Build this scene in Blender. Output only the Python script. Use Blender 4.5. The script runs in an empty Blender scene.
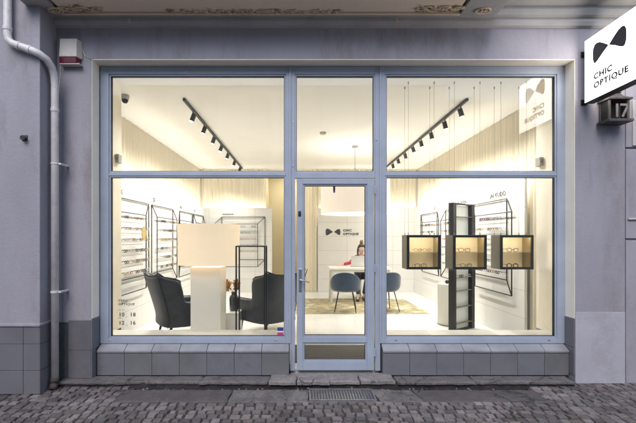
import bpy, bmesh, math, random
from mathutils import Vector, Matrix
random.seed(7)
PI = math.pi
sc = bpy.context.scene
COL = sc.collection

# ------------------------------------------------------------------ helpers
CAMZ, CAMD, F, VX, VY = 1.556, 4.4, 396.0, 301.0, 238.0

def wx(px, Z): return (px - VX) * Z / F            # metres right of the camera axis at distance Z
def wz(py, Z): return CAMZ - (py - VY) * Z / F
FZ = 4.56                                          # distance of the shopfront frame
def fx(px): return wx(px, FZ)
def fz(py): return wz(py, FZ)

class MB:
    def __init__(self):
        self.v = []; self.f = []; self.m = []
    def face(self, idx, m=0):
        self.f.append(tuple(idx)); self.m.append(m)
    def box(self, x0, x1, y0, y1, z0, z1, m=0):
        if x0 > x1: x0, x1 = x1, x0
        if y0 > y1: y0, y1 = y1, y0
        if z0 > z1: z0, z1 = z1, z0
        b = len(self.v)
        self.v += [(x0,y0,z0),(x1,y0,z0),(x1,y1,z0),(x0,y1,z0),(x0,y0,z1),(x1,y0,z1),(x1,y1,z1),(x0,y1,z1)]
        for q in ((3,2,1,0),(4,5,6,7),(0,1,5,4),(1,2,6,5),(2,3,7,6),(3,0,4,7)):
            self.face([b+i for i in q], m)
        return self
    def hexa(self, pts, m=0):
        b = len(self.v); self.v += [tuple(p) for p in pts]
        for q in ((3,2,1,0),(4,5,6,7),(0,1,5,4),(1,2,6,5),(2,3,7,6),(3,0,4,7)):
            self.face([b+i for i in q], m)
        return self
    def ring(self, c, n1, n2, r, seg):
        b = len(self.v)
        for i in range(seg):
            a = 2*PI*i/seg
            p = c + n1*(math.cos(a)*r) + n2*(math.sin(a)*r)
            self.v.append(tuple(p))
        return b
    def tube(self, pts, r, seg=8, m=0, closed=False, cap=True):
        pts = [Vector(p) for p in pts]
        n = len(pts)
        rs = r if isinstance(r, (list, tuple)) else [r]*n
        rings = []
        prev = None
        for i, p in enumerate(pts):
            if closed:
                d = (pts[(i+1) % n] - pts[i-1])
            else:
                d = pts[min(i+1, n-1)] - pts[max(i-1, 0)]
            d.normalize()
            if prev is None:
                up = Vector((0,0,1)) if abs(d.z) < 0.9 else Vector((1,0,0))
                n1 = d.cross(up).normalized()
            else:
                n1 = (prev - d*prev.dot(d))
                n1 = n1.normalized() if n1.length > 1e-6 else d.orthogonal().normalized()
            prev = n1
            n2 = d.cross(n1)
            rings.append(self.ring(p, n1, n2, rs[i], seg))
        rng = range(n if closed else n-1)
        for i in rng:
            a, b = rings[i], rings[(i+1) % n]
            for k in range(seg):
                self.face((a+k, a+(k+1)%seg, b+(k+1)%seg, b+k), m)
        if cap and not closed:
            self.face([rings[0]+k for k in range(seg)][::-1], m)
            self.face([rings[-1]+k for k in range(seg)], m)
        return self
    def lathe(self, cx, cy, prof, seg=24, m=0, cap=True):
        rings = []
        for r, z in prof:
            b = len(self.v)
            for k in range(seg):
                a = 2*PI*k/seg
                self.v.append((cx + r*math.cos(a), cy + r*math.sin(a), z))
            rings.append(b)
        for a, b in zip(rings, rings[1:]):
            for k in range(seg):
                self.face((a+k, a+(k+1)%seg, b+(k+1)%seg, b+k), m)
        if cap:
            self.face([rings[0]+k for k in range(seg)][::-1], m)
            self.face([rings[-1]+k for k in range(seg)], m)
        return self
    def ball(self, c, r, seg=10, m=0, sz=1.0):
        prof = []
        n = max(4, seg//2)
        for i in range(n+1):
            a = -PI/2 + PI*i/n
            prof.append((max(r*math.cos(a), r*0.02), c[2] + r*sz*math.sin(a)))
        return self.lathe(c[0], c[1], prof, seg, m)
    def prism(self, outline, fn, d0, d1, m=0):
        """outline in 2D, fn(u, v, d) -> point; extruded from d0 to d1"""
        n = len(outline); b = len(self.v)
        for u, v in outline: self.v.append(tuple(fn(u, v, d0)))
        for u, v in outline: self.v.append(tuple(fn(u, v, d1)))
        self.face([b+i for i in range(n)][::-1], m)
        self.face([b+n+i for i in range(n)], m)
        for i in range(n):
            j = (i+1) % n
            self.face((b+i, b+j, b+n+j, b+n+i), m)
        return self
    def grid(self, rows, m=0):
        b = len(self.v); nr = len(rows); nc = len(rows[0])
        for r in rows: self.v += [tuple(p) for p in r]
        for i in range(nr-1):
            for j in range(nc-1):
                self.face((b+i*nc+j, b+i*nc+j+1, b+(i+1)*nc+j+1, b+(i+1)*nc+j), m)
        return self
    def build(self, name, mats, parent=None, bevel=0, smooth=False, recalc=True):
        me = bpy.data.meshes.new(name)
        off = base_of(parent)
        me.from_pydata([tuple(Vector(p) - off) for p in self.v], [], self.f)
        if not isinstance(mats, (list, tuple)): mats = [mats]
        for mt in mats: me.materials.append(mt)
        me.polygons.foreach_set('material_index', self.m)
        if recalc:
            bm = bmesh.new(); bm.from_mesh(me)
            bmesh.ops.recalc_face_normals(bm, faces=bm.faces)
            bm.to_mesh(me); bm.free()
        if smooth:
            me.polygons.foreach_set('use_smooth', [True]*len(me.polygons))
        me.update()
        o = bpy.data.objects.new(name, me); COL.objects.link(o)
        if parent: o.parent = parent
        if bevel:
            b = o.modifiers.new('bevel', 'BEVEL'); b.width = bevel; b.segments = 2; b.limit_method = 'ANGLE'; b.angle_limit = math.radians(40)
        return o

def base_of(o):
    v = Vector((0,0,0))
    while o is not None:
        v += o.location; o = o.parent
    return v

def tag(o, label=None, cat=None, group=None, kind=None):
    if label: o['label'] = label
    if cat: o['category'] = cat
    if group: o['group'] = group
    if kind: o['kind'] = kind
    return o

def thing(name, loc, label, cat, group=None):
    o = bpy.data.objects.new(name, None); COL.objects.link(o)
    o.empty_display_size = 0.1
    o.location = loc
    return tag(o, label, cat, group)

def dup(o, parent=None, loc=None, rz=None, label=None, group=None):
    kids = [c for c in bpy.data.objects if c.parent == o]
    c = o.copy(); COL.objects.link(c)
    if parent: c.parent = parent
    if loc is not None: c.location = loc
    if rz is not None: c.rotation_euler = (0, 0, rz)
    if label: c['label'] = label
    if group: c['group'] = group
    for k in kids: dup(k, c)
    return c

def text_mesh(s, size, extrude=0.001, bold=0.0, align='LEFT', spacing=1.0, sx=1.0):
    cu = bpy.data.curves.new('lettering', 'FONT')
    cu.body = s; cu.size = size; cu.extrude = extrude; cu.offset = bold
    cu.align_x = align; cu.space_character = spacing; cu.resolution_u = 3
    tmp = bpy.data.objects.new('lettering', cu); COL.objects.link(tmp)
    dg = bpy.context.evaluated_depsgraph_get(); dg.update()
    me = bpy.data.meshes.new_from_object(tmp.evaluated_get(dg))
    bpy.data.objects.remove(tmp); bpy.data.curves.remove(cu)
    if sx != 1.0: me.transform(Matrix.Diagonal((sx, 1, 1, 1)))
    return me

def fit(s, width, bold=0.0, ref='OPTIQUE'):
    me = text_mesh(ref, 1.0, 0.001, bold, 'LEFT', 1.14, 1.15); xs = [v.co.x for v in me.vertices]
    w = max(xs)-min(xs); bpy.data.meshes.remove(me); return width/w

def add_text(name, items, frame, mat, parent, extra=None):
    """items: (string, u, v, size, bold, align, sx); frame: 4x4 from text plane to the world"""
    bm = bmesh.new()
    for s, u, v, size, bold, align, sx in items:
        me = text_mesh(s, size, 0.0012, bold, align, 1.14, sx)
        me.transform(frame @ Matrix.Translation((u, v, 0)))
        bm.from_mesh(me); bpy.data.meshes.remove(me)
    if extra:
        for outl in extra:
            vs0 = [bm.verts.new(frame @ Vector((u, v, -0.0012))) for u, v in outl]
            vs1 = [bm.verts.new(frame @ Vector((u, v, 0.0012))) for u, v in outl]
            bm.faces.new(vs0[::-1]); bm.faces.new(vs1)
            n = len(outl)
            for i in range(n):
                j = (i+1) % n
                bm.faces.new((vs0[i], vs0[j], vs1[j], vs1[i]))
    off = base_of(parent)
    bmesh.ops.translate(bm, verts=bm.verts, vec=-off)
    bmesh.ops.recalc_face_normals(bm, faces=bm.faces)
    me = bpy.data.meshes.new(name); bm.to_mesh(me); bm.free()
    me.materials.append(mat)
    o = bpy.data.objects.new(name, me); COL.objects.link(o)
    if parent: o.parent = parent
    return o

def frame_at(origin, right, up):
    r = Vector(right).normalized(); u = Vector(up).normalized(); n = r.cross(u)
    m = Matrix(((r.x,u.x,n.x,origin[0]),(r.y,u.y,n.y,origin[1]),(r.z,u.z,n.z,origin[2]),(0,0,0,1)))
    return m

def lobe(w, h, sgn, gap=0.0, n=7):
    """one rounded lens of the bow-tie logo, pointed at the centre"""
    pts = [(gap*0.5, 0.0)]
    ctrl = [(0.30,0.26),(0.55,0.44),(0.74,0.50),(0.88,0.46),(0.97,0.30),(1.0,0.05),(0.985,-0.28),(0.92,-0.47),(0.82,-0.52),(0.68,-0.45),(0.35,-0.21)]
    for u, v in ctrl: pts.append((gap*0.5 + u*w, v*h))
    pts = [(sgn*u, v) for u, v in pts]
    return pts if sgn > 0 else pts[::-1]

# ------------------------------------------------------------------ materials
def new_mat(name):
    m = bpy.data.materials.new(name); m.use_nodes = True
    nt = m.node_tree
    for n in list(nt.nodes): nt.nodes.remove(n)
    out = nt.nodes.new('ShaderNodeOutputMaterial')
    return m, nt, out

def coords(nt, scale=(1,1,1), rot=(0,0,0), kind='Object'):
    tc = nt.nodes.new('ShaderNodeTexCoord'); mp = nt.nodes.new('ShaderNodeMapping')
    mp.inputs['Scale'].default_value = scale; mp.inputs['Rotation'].default_value = rot
    nt.links.new(tc.outputs[kind], mp.inputs['Vector'])
    return mp.outputs['Vector']

def pbr(name, col, rough=0.5, metal=0.0, var=0.0, vscale=3.0, bump=0.0, bscale=40.0, spec=0.5,
        stain=None, stain_scale=1.2, stain_amt=0.0, stretch=(1,1,1), coat=0.0, sheen=0.0, rvar=0.0):
    m, nt, out = new_mat(name)
    b = nt.nodes.new('ShaderNodeBsdfPrincipled')
    b.inputs['Base Color'].default_value = (*col, 1); b.inputs['Roughness'].default_value = rough
    b.inputs['Metallic'].default_value = metal; b.inputs['Specular IOR Level'].default_value = spec
    b.inputs['Coat Weight'].default_value = coat
    b.inputs['Sheen Weight'].default_value = sheen
    nt.links.new(b.outputs[0], out.inputs[0])
    vec = coords(nt, stretch)
    csock = None
    if var > 0:
        n = nt.nodes.new('ShaderNodeTexNoise'); n.inputs['Scale'].default_value = vscale
        n.inputs['Detail'].default_value = 6; n.inputs['Roughness'].default_value = 0.62
        nt.links.new(vec, n.inputs['Vector'])
        r = nt.nodes.new('ShaderNodeMapRange')
        r.inputs[1].default_value = 0.3; r.inputs[2].default_value = 0.7
        r.inputs[3].default_value = 1-var; r.inputs[4].default_value = 1+var
        nt.links.new(n.outputs['Fac'], r.inputs[0])
        mx = nt.nodes.new('ShaderNodeVectorMath'); mx.operation = 'SCALE'
        mx.inputs[0].default_value = col
        nt.links.new(r.outputs[0], mx.inputs['Scale'])
        csock = mx.outputs[0]
        if rvar > 0:
            r2 = nt.nodes.new('ShaderNodeMapRange')
            r2.inputs[1].default_value = 0.3; r2.inputs[2].default_value = 0.7
            r2.inputs[3].default_value = max(0.02, rough-rvar); r2.inputs[4].default_value = min(1, rough+rvar)
            nt.links.new(n.outputs['Fac'], r2.inputs[0]); nt.links.new(r2.outputs[0], b.inputs['Roughness'])
    if stain is not None:
        n2 = nt.nodes.new('ShaderNodeTexNoise'); n2.inputs['Scale'].default_value = stain_scale
        n2.inputs['Detail'].default_value = 8; n2.inputs['Roughness'].default_value = 0.7
        nt.links.new(vec, n2.inputs['Vector'])
        rp = nt.nodes.new('ShaderNodeMapRange'); rp.inputs[1].default_value = 0.52; rp.inputs[2].default_value = 0.68
        rp.inputs[3].default_value = 0; rp.inputs[4].default_value = stain_amt
        nt.links.new(n2.outputs['Fac'], rp.inputs[0])
        mix = nt.nodes.new('ShaderNodeMixRGB'); mix.inputs[2].default_value = (*stain, 1)
        nt.links.new(rp.outputs[0], mix.inputs[0])
        if csock: nt.links.new(csock, mix.inputs[1])
        else: mix.inputs[1].default_value = (*col, 1)
        csock = mix.outputs[0]
    if csock: nt.links.new(csock, b.inputs['Base Color'])
    if bump > 0:
        nb = nt.nodes.new('ShaderNodeTexNoise'); nb.inputs['Scale'].default_value = bscale
        nb.inputs['Detail'].default_value = 5
        nt.links.new(coords(nt), nb.inputs['Vector'])
        bp = nt.nodes.new('ShaderNodeBump'); bp.inputs['Strength'].default_value = bump; bp.inputs['Distance'].default_value = 0.01
        nt.links.new(nb.outputs['Fac'], bp.inputs['Height']); nt.links.new(bp.outputs[0], b.inputs['Normal'])
    return m

def emit(name, col, strength):
    m, nt, out = new_mat(name)
    e = nt.nodes.new('ShaderNodeEmission'); e.inputs[0].default_value = (*col, 1); e.inputs[1].default_value = strength
    nt.links.new(e.outputs[0], out.inputs[0]); return m

def glass_mat(name, tint=(0.97,0.985,0.98), ior=1.45):
    m, nt, out = new_mat(name)
    t = nt.nodes.new('ShaderNodeBsdfTransparent'); t.inputs[0].default_value = (*tint, 1)
    g = nt.nodes.new('ShaderNodeBsdfGlossy'); g.inputs['Roughness'].default_value = 0.0
    fr = nt.nodes.new('ShaderNodeFresnel'); fr.inputs['IOR'].default_value = ior
    mix = nt.nodes.new('ShaderNodeMixShader')
    nt.links.new(fr.outputs[0], mix.inputs[0]); nt.links.new(t.outputs[0], mix.inputs[1]); nt.links.new(g.outputs[0], mix.inputs[2])
    nt.links.new(mix.outputs[0], out.inputs[0]); return m

def tile_mat(name, col, w, h, mortar, rough=0.35, axis='XZ', msize=0.004, var=0.1, mcol=None, offset=0.0, bump=0.4, origin=(0,0)):
    """brick-texture cladding laid out in object space along a wall plane"""
    m, nt, out = new_mat(name)
    b = nt.nodes.new('ShaderNodeBsdfPrincipled'); b.inputs['Roughness'].default_value = rough
    nt.links.new(b.outputs[0], out.inputs[0])
    tc = nt.nodes.new('ShaderNodeTexCoord'); sp = nt.nodes.new('ShaderNodeSeparateXYZ'); cb = nt.nodes.new('ShaderNodeCombineXYZ')
    nt.links.new(tc.outputs['Object'], sp.inputs[0])
    nt.links.new(sp.outputs['XYZ'.index(axis[0])], cb.inputs[0]); nt.links.new(sp.outputs['XYZ'.index(axis[1])], cb.inputs[1])
    mp = nt.nodes.new('ShaderNodeMapping'); mp.inputs['Location'].default_value = (-origin[0], -origin[1], 0)
    nt.links.new(cb.outputs[0], mp.inputs['Vector'])
    br = nt.nodes.new('ShaderNodeTexBrick')
    br.offset = offset; br.squash = 1.0
    br.inputs['Color1'].default_value = (*[c*(1-var) for c in col], 1)
    br.inputs['Color2'].default_value = (*[c*(1+var) for c in col], 1)
    br.inputs['Mortar'].default_value = (*(mcol or mortar), 1)
    br.inputs['Scale'].default_value = 1.0
    br.inputs['Mortar Size'].default_value = msize; br.inputs['Mortar Smooth'].default_value = 0.15
    br.inputs['Brick Width'].default_value = w; br.inputs['Row Height'].default_value = h
    nt.links.new(mp.outputs[0], br.inputs['Vector'])
    n = nt.nodes.new('ShaderNodeTexNoise'); n.inputs['Scale'].default_value = 5; n.inputs['Detail'].default_value = 6
    nt.links.new(tc.outputs['Object'], n.inputs['Vector'])
    r = nt.nodes.new('ShaderNodeMapRange'); r.inputs[1].default_value = .3; r.inputs[2].default_value = .7
    r.inputs[3].default_value = 1-var; r.inputs[4].default_value = 1+var
    nt.links.new(n.outputs['Fac'], r.inputs[0])
    mx = nt.nodes.new('ShaderNodeVectorMath'); mx.operation = 'SCALE'
    nt.links.new(br.outputs['Color'], mx.inputs[0]); nt.links.new(r.outputs[0], mx.inputs['Scale'])
    nt.links.new(mx.outputs[0], b.inputs['Base Color'])
    bp = nt.nodes.new('ShaderNodeBump'); bp.invert = True; bp.inputs['Strength'].default_value = bump; bp.inputs['Distance'].default_value = 0.004
    nt.links.new(br.outputs['Fac'], bp.inputs['Height']); nt.links.new(bp.outputs[0], b.inputs['Normal'])
    return m

def worn(name, c1, c2, dark, rough=0.8, crack=3.5, scale=5.0):
    m, nt, out = new_mat(name)
    b = nt.nodes.new('ShaderNodeBsdfPrincipled'); nt.links.new(b.outputs[0], out.inputs[0])
    vec = coords(nt)
    def noise(sc, det=8, rg=.65):
        n = nt.nodes.new('ShaderNodeTexNoise'); n.inputs['Scale'].default_value = sc; n.inputs['Detail'].default_value = det; n.inputs['Roughness'].default_value = rg
        nt.links.new(vec, n.inputs['Vector']); return n
    def rng(sock, a, b_, c, d):
        r = nt.nodes.new('ShaderNodeMapRange'); r.inputs[1].default_value = a; r.inputs[2].default_value = b_; r.inputs[3].default_value = c; r.inputs[4].default_value = d
        nt.links.new(sock, r.inputs[0]); return r.outputs[0]
    def mix(f, a, b_):
        x = nt.nodes.new('ShaderNodeMixRGB'); nt.links.new(f, x.inputs[0])
        for i, v in ((1,a),(2,b_)):
            if isinstance(v, tuple): x.inputs[i].default_value = (*v,1)
            else: nt.links.new(v, x.inputs[i])
        return x.outputs[0]
    n1, n2, n3 = noise(scale), noise(scale*9,6,.75), noise(1.3,4)
    col = mix(rng(n1.outputs['Fac'],.38,.62,0,1), c1, c2)
    col = mix(rng(n2.outputs['Fac'],.50,.66,0,.65), col, dark)
    wv = nt.nodes.new('ShaderNodeVectorMath'); wv.operation = 'ADD'
    sv = nt.nodes.new('ShaderNodeVectorMath'); sv.operation = 'SCALE'; sv.inputs['Scale'].default_value = .22
    nt.links.new(n1.outputs['Color'], sv.inputs[0]); nt.links.new(vec, wv.inputs[0]); nt.links.new(sv.outputs[0], wv.inputs[1])
    v = nt.nodes.new('ShaderNodeTexVoronoi'); v.feature = 'DISTANCE_TO_EDGE'; v.inputs['Scale'].default_value = crack
    nt.links.new(wv.outputs[0], v.inputs['Vector'])
    ck = rng(v.outputs['Distance'],0.0,.018,1,0)
    ckm = nt.nodes.new('ShaderNodeMath'); ckm.operation = 'MULTIPLY'; nt.links.new(ck, ckm.inputs[0]); nt.links.new(rng(n3.outputs['Fac'],.45,.6,0,.9), ckm.inputs[1])
    col = mix(ckm.outputs[0], col, (.02,.018,.017))
    nt.links.new(col, b.inputs['Base Color'])
    nt.links.new(rng(n1.outputs['Fac'],.35,.65,rough-.25,rough+.1), b.inputs['Roughness'])
    h = nt.nodes.new('ShaderNodeMath'); h.operation = 'SUBTRACT'; nt.links.new(n2.outputs['Fac'], h.inputs[0]); nt.links.new(ckm.outputs[0], h.inputs[1])
    bp = nt.nodes.new('ShaderNodeBump'); bp.inputs['Strength'].default_value = .8; bp.inputs['Distance'].default_value = .012
    nt.links.new(h.outputs[0], bp.inputs['Height']); nt.links.new(bp.outputs[0], b.inputs['Normal'])
    return m

M = {}
M['plaster'] = pbr('painted_plaster', (0.285,0.270,0.300), 0.75, var=0.10, vscale=2.2, bump=0.35, bscale=28, stain=(0.205,0.182,0.19), stain_scale=2.4, stain_amt=0.85, stretch=(1,1,0.30))
M['plaster_pale'] = pbr('fresh_plaster_paint', (0.37,0.355,0.39), 0.75, var=0.08, vscale=2.2, bump=0.3, bscale=30, stain=(0.27,0.25,0.26), stain_scale=2.5, stain_amt=0.6)
M['pale_render'] = pbr('pale_render', (0.72,0.67,0.60), 0.8, var=0.05)
M['cornice'] = pbr('cornice_paint', (0.40,0.385,0.37), 0.75, var=0.12, vscale=2.0, bump=0.3, bscale=30, stain=(0.25,0.235,0.22), stain_scale=3.0, stain_amt=0.35, stretch=(0.8,1,1))
M['soffit'] = pbr('balcony_paint', (0.86,0.71,0.56), 0.7, var=0.06, vscale=1.5, bump=0.2, bscale=25, stain=(0.80,0.70,0.56), stain_scale=1.0, stain_amt=0.6)
M['peel'] = pbr('peeling_paint', (0.70,0.58,0.41), 0.85, var=0.2, vscale=14, bump=0.3, bscale=45, stain=(0.27,0.18,0.08), stain_scale=14, stain_amt=0.85)
M['flake'] = pbr('flaking_paint', (0.36,0.26,0.13), 0.9, var=0.4, vscale=20, bump=0.5, bscale=60, stain=(0.13,0.085,0.04), stain_scale=12, stain_amt=0.8)
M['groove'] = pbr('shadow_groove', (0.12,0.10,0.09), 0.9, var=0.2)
M['frame'] = pbr('frame_paint', (0.31,0.348,0.42), 0.35, var=0.09, vscale=3.0, bump=0.05, bscale=80, rvar=0.06)
M['seal'] = pbr('rubber_seal', (0.03,0.03,0.035), 0.6, var=0.1)
M['reveal'] = pbr('reveal_paint', (0.90,0.83,0.70), 0.6, var=0.05, vscale=3, bump=0.08, bscale=50)
M['glass'] = glass_mat('window_glass')
M['tile'] = pbr('plinth_tile', (0.145,0.141,0.148), 0.42, var=0.12, vscale=2.5, bump=0.05, bscale=90, rvar=0.1, stain=(0.11,0.105,0.11), stain_scale=3, stain_amt=0.5)
M['tile_b'] = pbr('plinth_tile_warm', (0.145,0.140,0.155), 0.45, var=0.12, vscale=2.2, bump=0.05, bscale=90, rvar=0.1, stain=(0.13,0.12,0.12), stain_scale=2.5, stain_amt=0.5)
M['tile_c'] = pbr('plinth_tile_worn', (0.145,0.148,0.165), 0.38, var=0.15, vscale=4, bump=0.05, bscale=90, rvar=0.1, stain=(0.09,0.085,0.085), stain_scale=4, stain_amt=0.6)
M['tile_d'] = pbr('plinth_tile_dull', (0.125,0.120,0.132), 0.5, var=0.15, vscale=4, bump=0.05, bscale=90, rvar=0.1, stain=(0.09,0.085,0.085), stain_scale=4, stain_amt=0.6)
M['grout'] = pbr('tile_grout', (0.07,0.07,0.075), 0.9, var=0.2, vscale=20)
M['sill_tile'] = pbr('sill_tile', (0.235,0.237,0.255), 0.35, var=0.2, vscale=4, bump=0.04, bscale=80, rvar=0.08)
M['concrete'] = worn('kerb_concrete', (.16,.145,.142), (.105,.095,.095), (.06,.055,.052), .8, 2.5, 5)
M['dark_stone'] = pbr('riser_dark_stone', (0.035,0.03,0.03), 0.9, var=0.4, vscale=12, bump=0.8, bscale=40)  # near-black tone of the riser below the kerb ledge
M['granite'] = worn('granite_step', (.27,.25,.235), (.19,.175,.168), (.09,.082,.078), .75, 2.0, 7)
M['asphalt'] = worn('slab_asphalt', (.105,.090,.086), (.078,.067,.066), (.042,.036,.035), .8, 2.2, 4)
M['patch'] = worn('mortar_patch', (.19,.172,.165), (.095,.084,.082), (.05,.044,.042), .85, 4.0, 4)
M['joint'] = pbr('joint_dirt', (0.045,0.04,0.038), 0.95, var=0.4, vscale=20, bump=0.8, bscale=60)
M['galv'] = pbr('galvanised_steel', (0.38,0.38,0.40), 0.4, metal=0.8, var=0.2, vscale=12)
M['pit'] = pbr('grate_pit', (0.015,0.015,0.015), 0.9)
M['pipe'] = pbr('pipe_paint', (0.62,0.585,0.57), 0.45, var=0.12, vscale=5, bump=0.06, bscale=40, stain=(0.25,0.2,0.18), stain_scale=3, stain_amt=0.5)
M['pipe_end'] = pbr('pipe_rust', (0.05,0.04,0.035), 0.8, var=0.4, vscale=20)
M['alarm_white'] = pbr('alarm_plastic', (0.55,0.51,0.47), 0.45, var=0.06, vscale=8, stain=(0.35,0.3,0.25), stain_scale=5, stain_amt=0.4)
M['alarm_red'] = pbr('alarm_lens', (0.11,0.004,0.016), 0.2, var=0.1)
M['black'] = pbr('black_metal', (0.010,0.010,0.011), 0.5, var=0.15, vscale=6)
M['black_soft'] = pbr('black_powder_coat', (0.035,0.035,0.037), 0.55, var=0.15, vscale=8)
M['iron'] = pbr('old_cast_iron', (0.075,0.066,0.062), 0.6, metal=0.3, var=0.35, vscale=22, bump=0.5, bscale=60)
M['iron_dark'] = pbr('near_black_iron', (0.012,0.011,0.011), 0.8, var=0.3)  # near-black tone for the back and inner sides of the number lantern
M['numeral'] = pbr('tin_numeral', (0.15,0.13,0.12), 0.5, metal=0.0, var=0.3, vscale=30)
M['sign_face'] = emit('sign_face_lit', (1.0,0.94,0.90), 4.8)
M['logo'] = pbr('sign_print', (0.035,0.035,0.04), 0.5, var=0.1)
# interior
M['white_wall'] = pbr('white_wall_paint', (0.80,0.785,0.745), 0.7, var=0.02, vscale=2, bump=0.04, bscale=80)
M['corridor'] = pbr('corridor_paint', (0.74,0.67,0.50), 0.7, var=0.04, vscale=1.5)
M['ceiling'] = pbr('ceiling_paint', (0.82,0.81,0.785), 0.85, var=0.02, vscale=1.5)
M['panel_side'] = tile_mat('side_wall_panels', (0.72,0.71,0.69), 1.22, 0.40, (0.48,0.45,0.40), 0.3, 'YZ', 0.004, 0.012, offset=0.0, bump=0.25)
M['panel_back'] = tile_mat('back_wall_panels', (0.72,0.71,0.69), 1.30, 0.40, (0.48,0.45,0.40), 0.3, 'XZ', 0.004, 0.012, offset=0.0, bump=0.25)
M['floor'] = pbr('resin_floor', (0.72,0.70,0.665), 0.16, var=0.03, vscale=1.2, spec=0.4, rvar=0.05)
M['inner_sill'] = pbr('inner_sill_board', (0.74,0.72,0.68), 0.3, var=0.03, vscale=3)
def curtain_mat():
    m, nt, out = new_mat('sheer_curtain')
    d = nt.nodes.new('ShaderNodeBsdfDiffuse'); t = nt.nodes.new('ShaderNodeBsdfTranslucent')
    n = nt.nodes.new('ShaderNodeTexNoise'); n.inputs['Scale'].default_value = 220
    nt.links.new(coords(nt, (1,1,0.15)), n.inputs['Vector'])
    r = nt.nodes.new('ShaderNodeMapRange'); r.inputs[3].default_value = 0.92; r.inputs[4].default_value = 1.06
    nt.links.new(n.outputs['Fac'], r.inputs[0])
    mx = nt.nodes.new('ShaderNodeVectorMath'); mx.operation = 'SCALE'; mx.inputs[0].default_value = (0.93,0.87,0.735)
    nt.links.new(r.outputs[0], mx.inputs['Scale'])
    nt.links.new(mx.outputs[0], d.inputs[0]); nt.links.new(mx.outputs[0], t.inputs[0])
    mix = nt.nodes.new('ShaderNodeMixShader'); mix.inputs[0].default_value = 0.3
    nt.links.new(d.outputs[0], mix.inputs[1]); nt.links.new(t.outputs[0], mix.inputs[2]); nt.links.new(mix.outputs[0], out.inputs[0])
    return m
M['curtain'] = curtain_mat()
def shade_mat(name, col, glow):
    m, nt, out = new_mat(name)
    d = nt.nodes.new('ShaderNodeBsdfDiffuse'); d.inputs[0].default_value = (*col, 1)
    e = nt.nodes.new('ShaderNodeEmission'); e.inputs[0].default_value = (*col, 1); e.inputs[1].default_value = glow
    n = nt.nodes.new('ShaderNodeTexNoise'); n.inputs['Scale'].default_value = 160
    nt.links.new(coords(nt, (1,1,1)), n.inputs['Vector'])
    r = nt.nodes.new('ShaderNodeMapRange'); r.inputs[3].default_value = glow*0.93; r.inputs[4].default_value = glow*1.07
    nt.links.new(n.outputs['Fac'], r.inputs[0]); nt.links.new(r.outputs[0], e.inputs[1])
    a = nt.nodes.new('ShaderNodeAddShader')
    nt.links.new(d.outputs[0], a.inputs[0]); nt.links.new(e.outputs[0], a.inputs[1]); nt.links.new(a.outputs[0], out.inputs[0])
    return m
M['lamp_shade'] = shade_mat('lamp_shade_fabric', (0.66,0.53,0.38), 0.52)
M['pendant_shade'] = shade_mat('pendant_shade_fabric', (0.62,0.53,0.45), 0.5)
M['diffuser'] = emit('lamp_diffuser', (1.0,0.93,0.80), 2.2)
M['diffuser2'] = emit('passage_lamp', (1.0,0.90,0.70), 22.0)
M['bulb'] = emit('lamp_bulb', (1.0,0.90,0.74), 26.0)
M['led'] = emit('led_strip', (1.0,0.94,0.85), 24.0)
M['led_box'] = emit('case_led', (1.0,0.90,0.72), 40.0)
M['lens'] = emit('spot_lens', (1.0,0.93,0.82), 6.0)
M['lamp_base'] = pbr('lamp_base_lacquer', (0.90,0.87,0.80), 0.35, var=0.02)
M['white_lacquer'] = pbr('white_lacquer', (0.78,0.76,0.71), 0.3, var=0.02)
M['pedestal'] = pbr('pedestal_grey', (0.62,0.60,0.54), 0.4, var=0.03)
M['velvet'] = pbr('dark_velvet', (0.022,0.028,0.038), 0.5, var=0.45, vscale=6, bump=0.15, bscale=120, sheen=0.2)
M['piping'] = pbr('dark_piping', (0.012,0.013,0.015), 0.6, var=0.1)
M['wood_dark'] = pbr('dark_wood', (0.03,0.024,0.02), 0.45, var=0.3, vscale=12, stretch=(1,1,0.2))
M['blue_fabric'] = pbr('blue_fabric', (0.018,0.036,0.070), 0.75, var=0.15, vscale=12, bump=0.2, bscale=200, sheen=0.4)
M['rug'] = pbr('ochre_rug', (0.34,0.29,0.17), 0.95, var=0.4, vscale=6, bump=0.8, bscale=150, stain=(0.60,0.56,0.44), stain_scale=3.0, stain_amt=0.95)
M['mat'] = pbr('door_mat', (0.075,0.068,0.06), 0.95, var=0.3, vscale=30, bump=0.8, bscale=200, stretch=(0.1,1,1))
M['vase'] = pbr('smoked_glass', (0.035,0.038,0.036), 0.08, var=0.2, vscale=5)
M['flower'] = pbr('dried_petals', (0.36,0.16,0.025), 0.8, var=0.4, vscale=30)
M['stem'] = pbr('dried_stem', (0.16,0.12,0.05), 0.8, var=0.2)
M['case_side'] = pbr('case_taupe', (0.25,0.22,0.17), 0.5, var=0.08, vscale=4)
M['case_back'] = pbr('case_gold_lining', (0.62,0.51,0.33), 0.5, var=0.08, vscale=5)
M['case_dark'] = pbr('case_dark_lining', (0.25,0.185,0.085), 0.35, metal=0.3, var=0.1, vscale=5)  # darker brown tone, only on the right inner side of each case
M['cable'] = pbr('steel_cable', (0.30,0.27,0.22), 0.5, metal=0.2)
M['mirror'] = pbr('pale_mirror_panel', (0.82,0.87,0.84), 0.25, metal=0.0, var=0.03)
M['sensor'] = pbr('sensor_plastic', (0.42,0.40,0.35), 0.5, var=0.05)
M['steel'] = pbr('brushed_steel', (0.45,0.45,0.46), 0.3, metal=0.9, var=0.1, vscale=30)
M['blue_led'] = pbr('blue_plastic', (0.03,0.04,0.45), 0.3)
M['hair'] = pbr('brown_hair', (0.045,0.030,0.020), 0.5, var=0.3, vscale=40)
M['hair_bun'] = pbr('lighter_brown_hair', (0.16,0.085,0.03), 0.5, var=0.3, vscale=40)
M['skin'] = pbr('skin', (0.60,0.38,0.28), 0.5, var=0.05)
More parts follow.
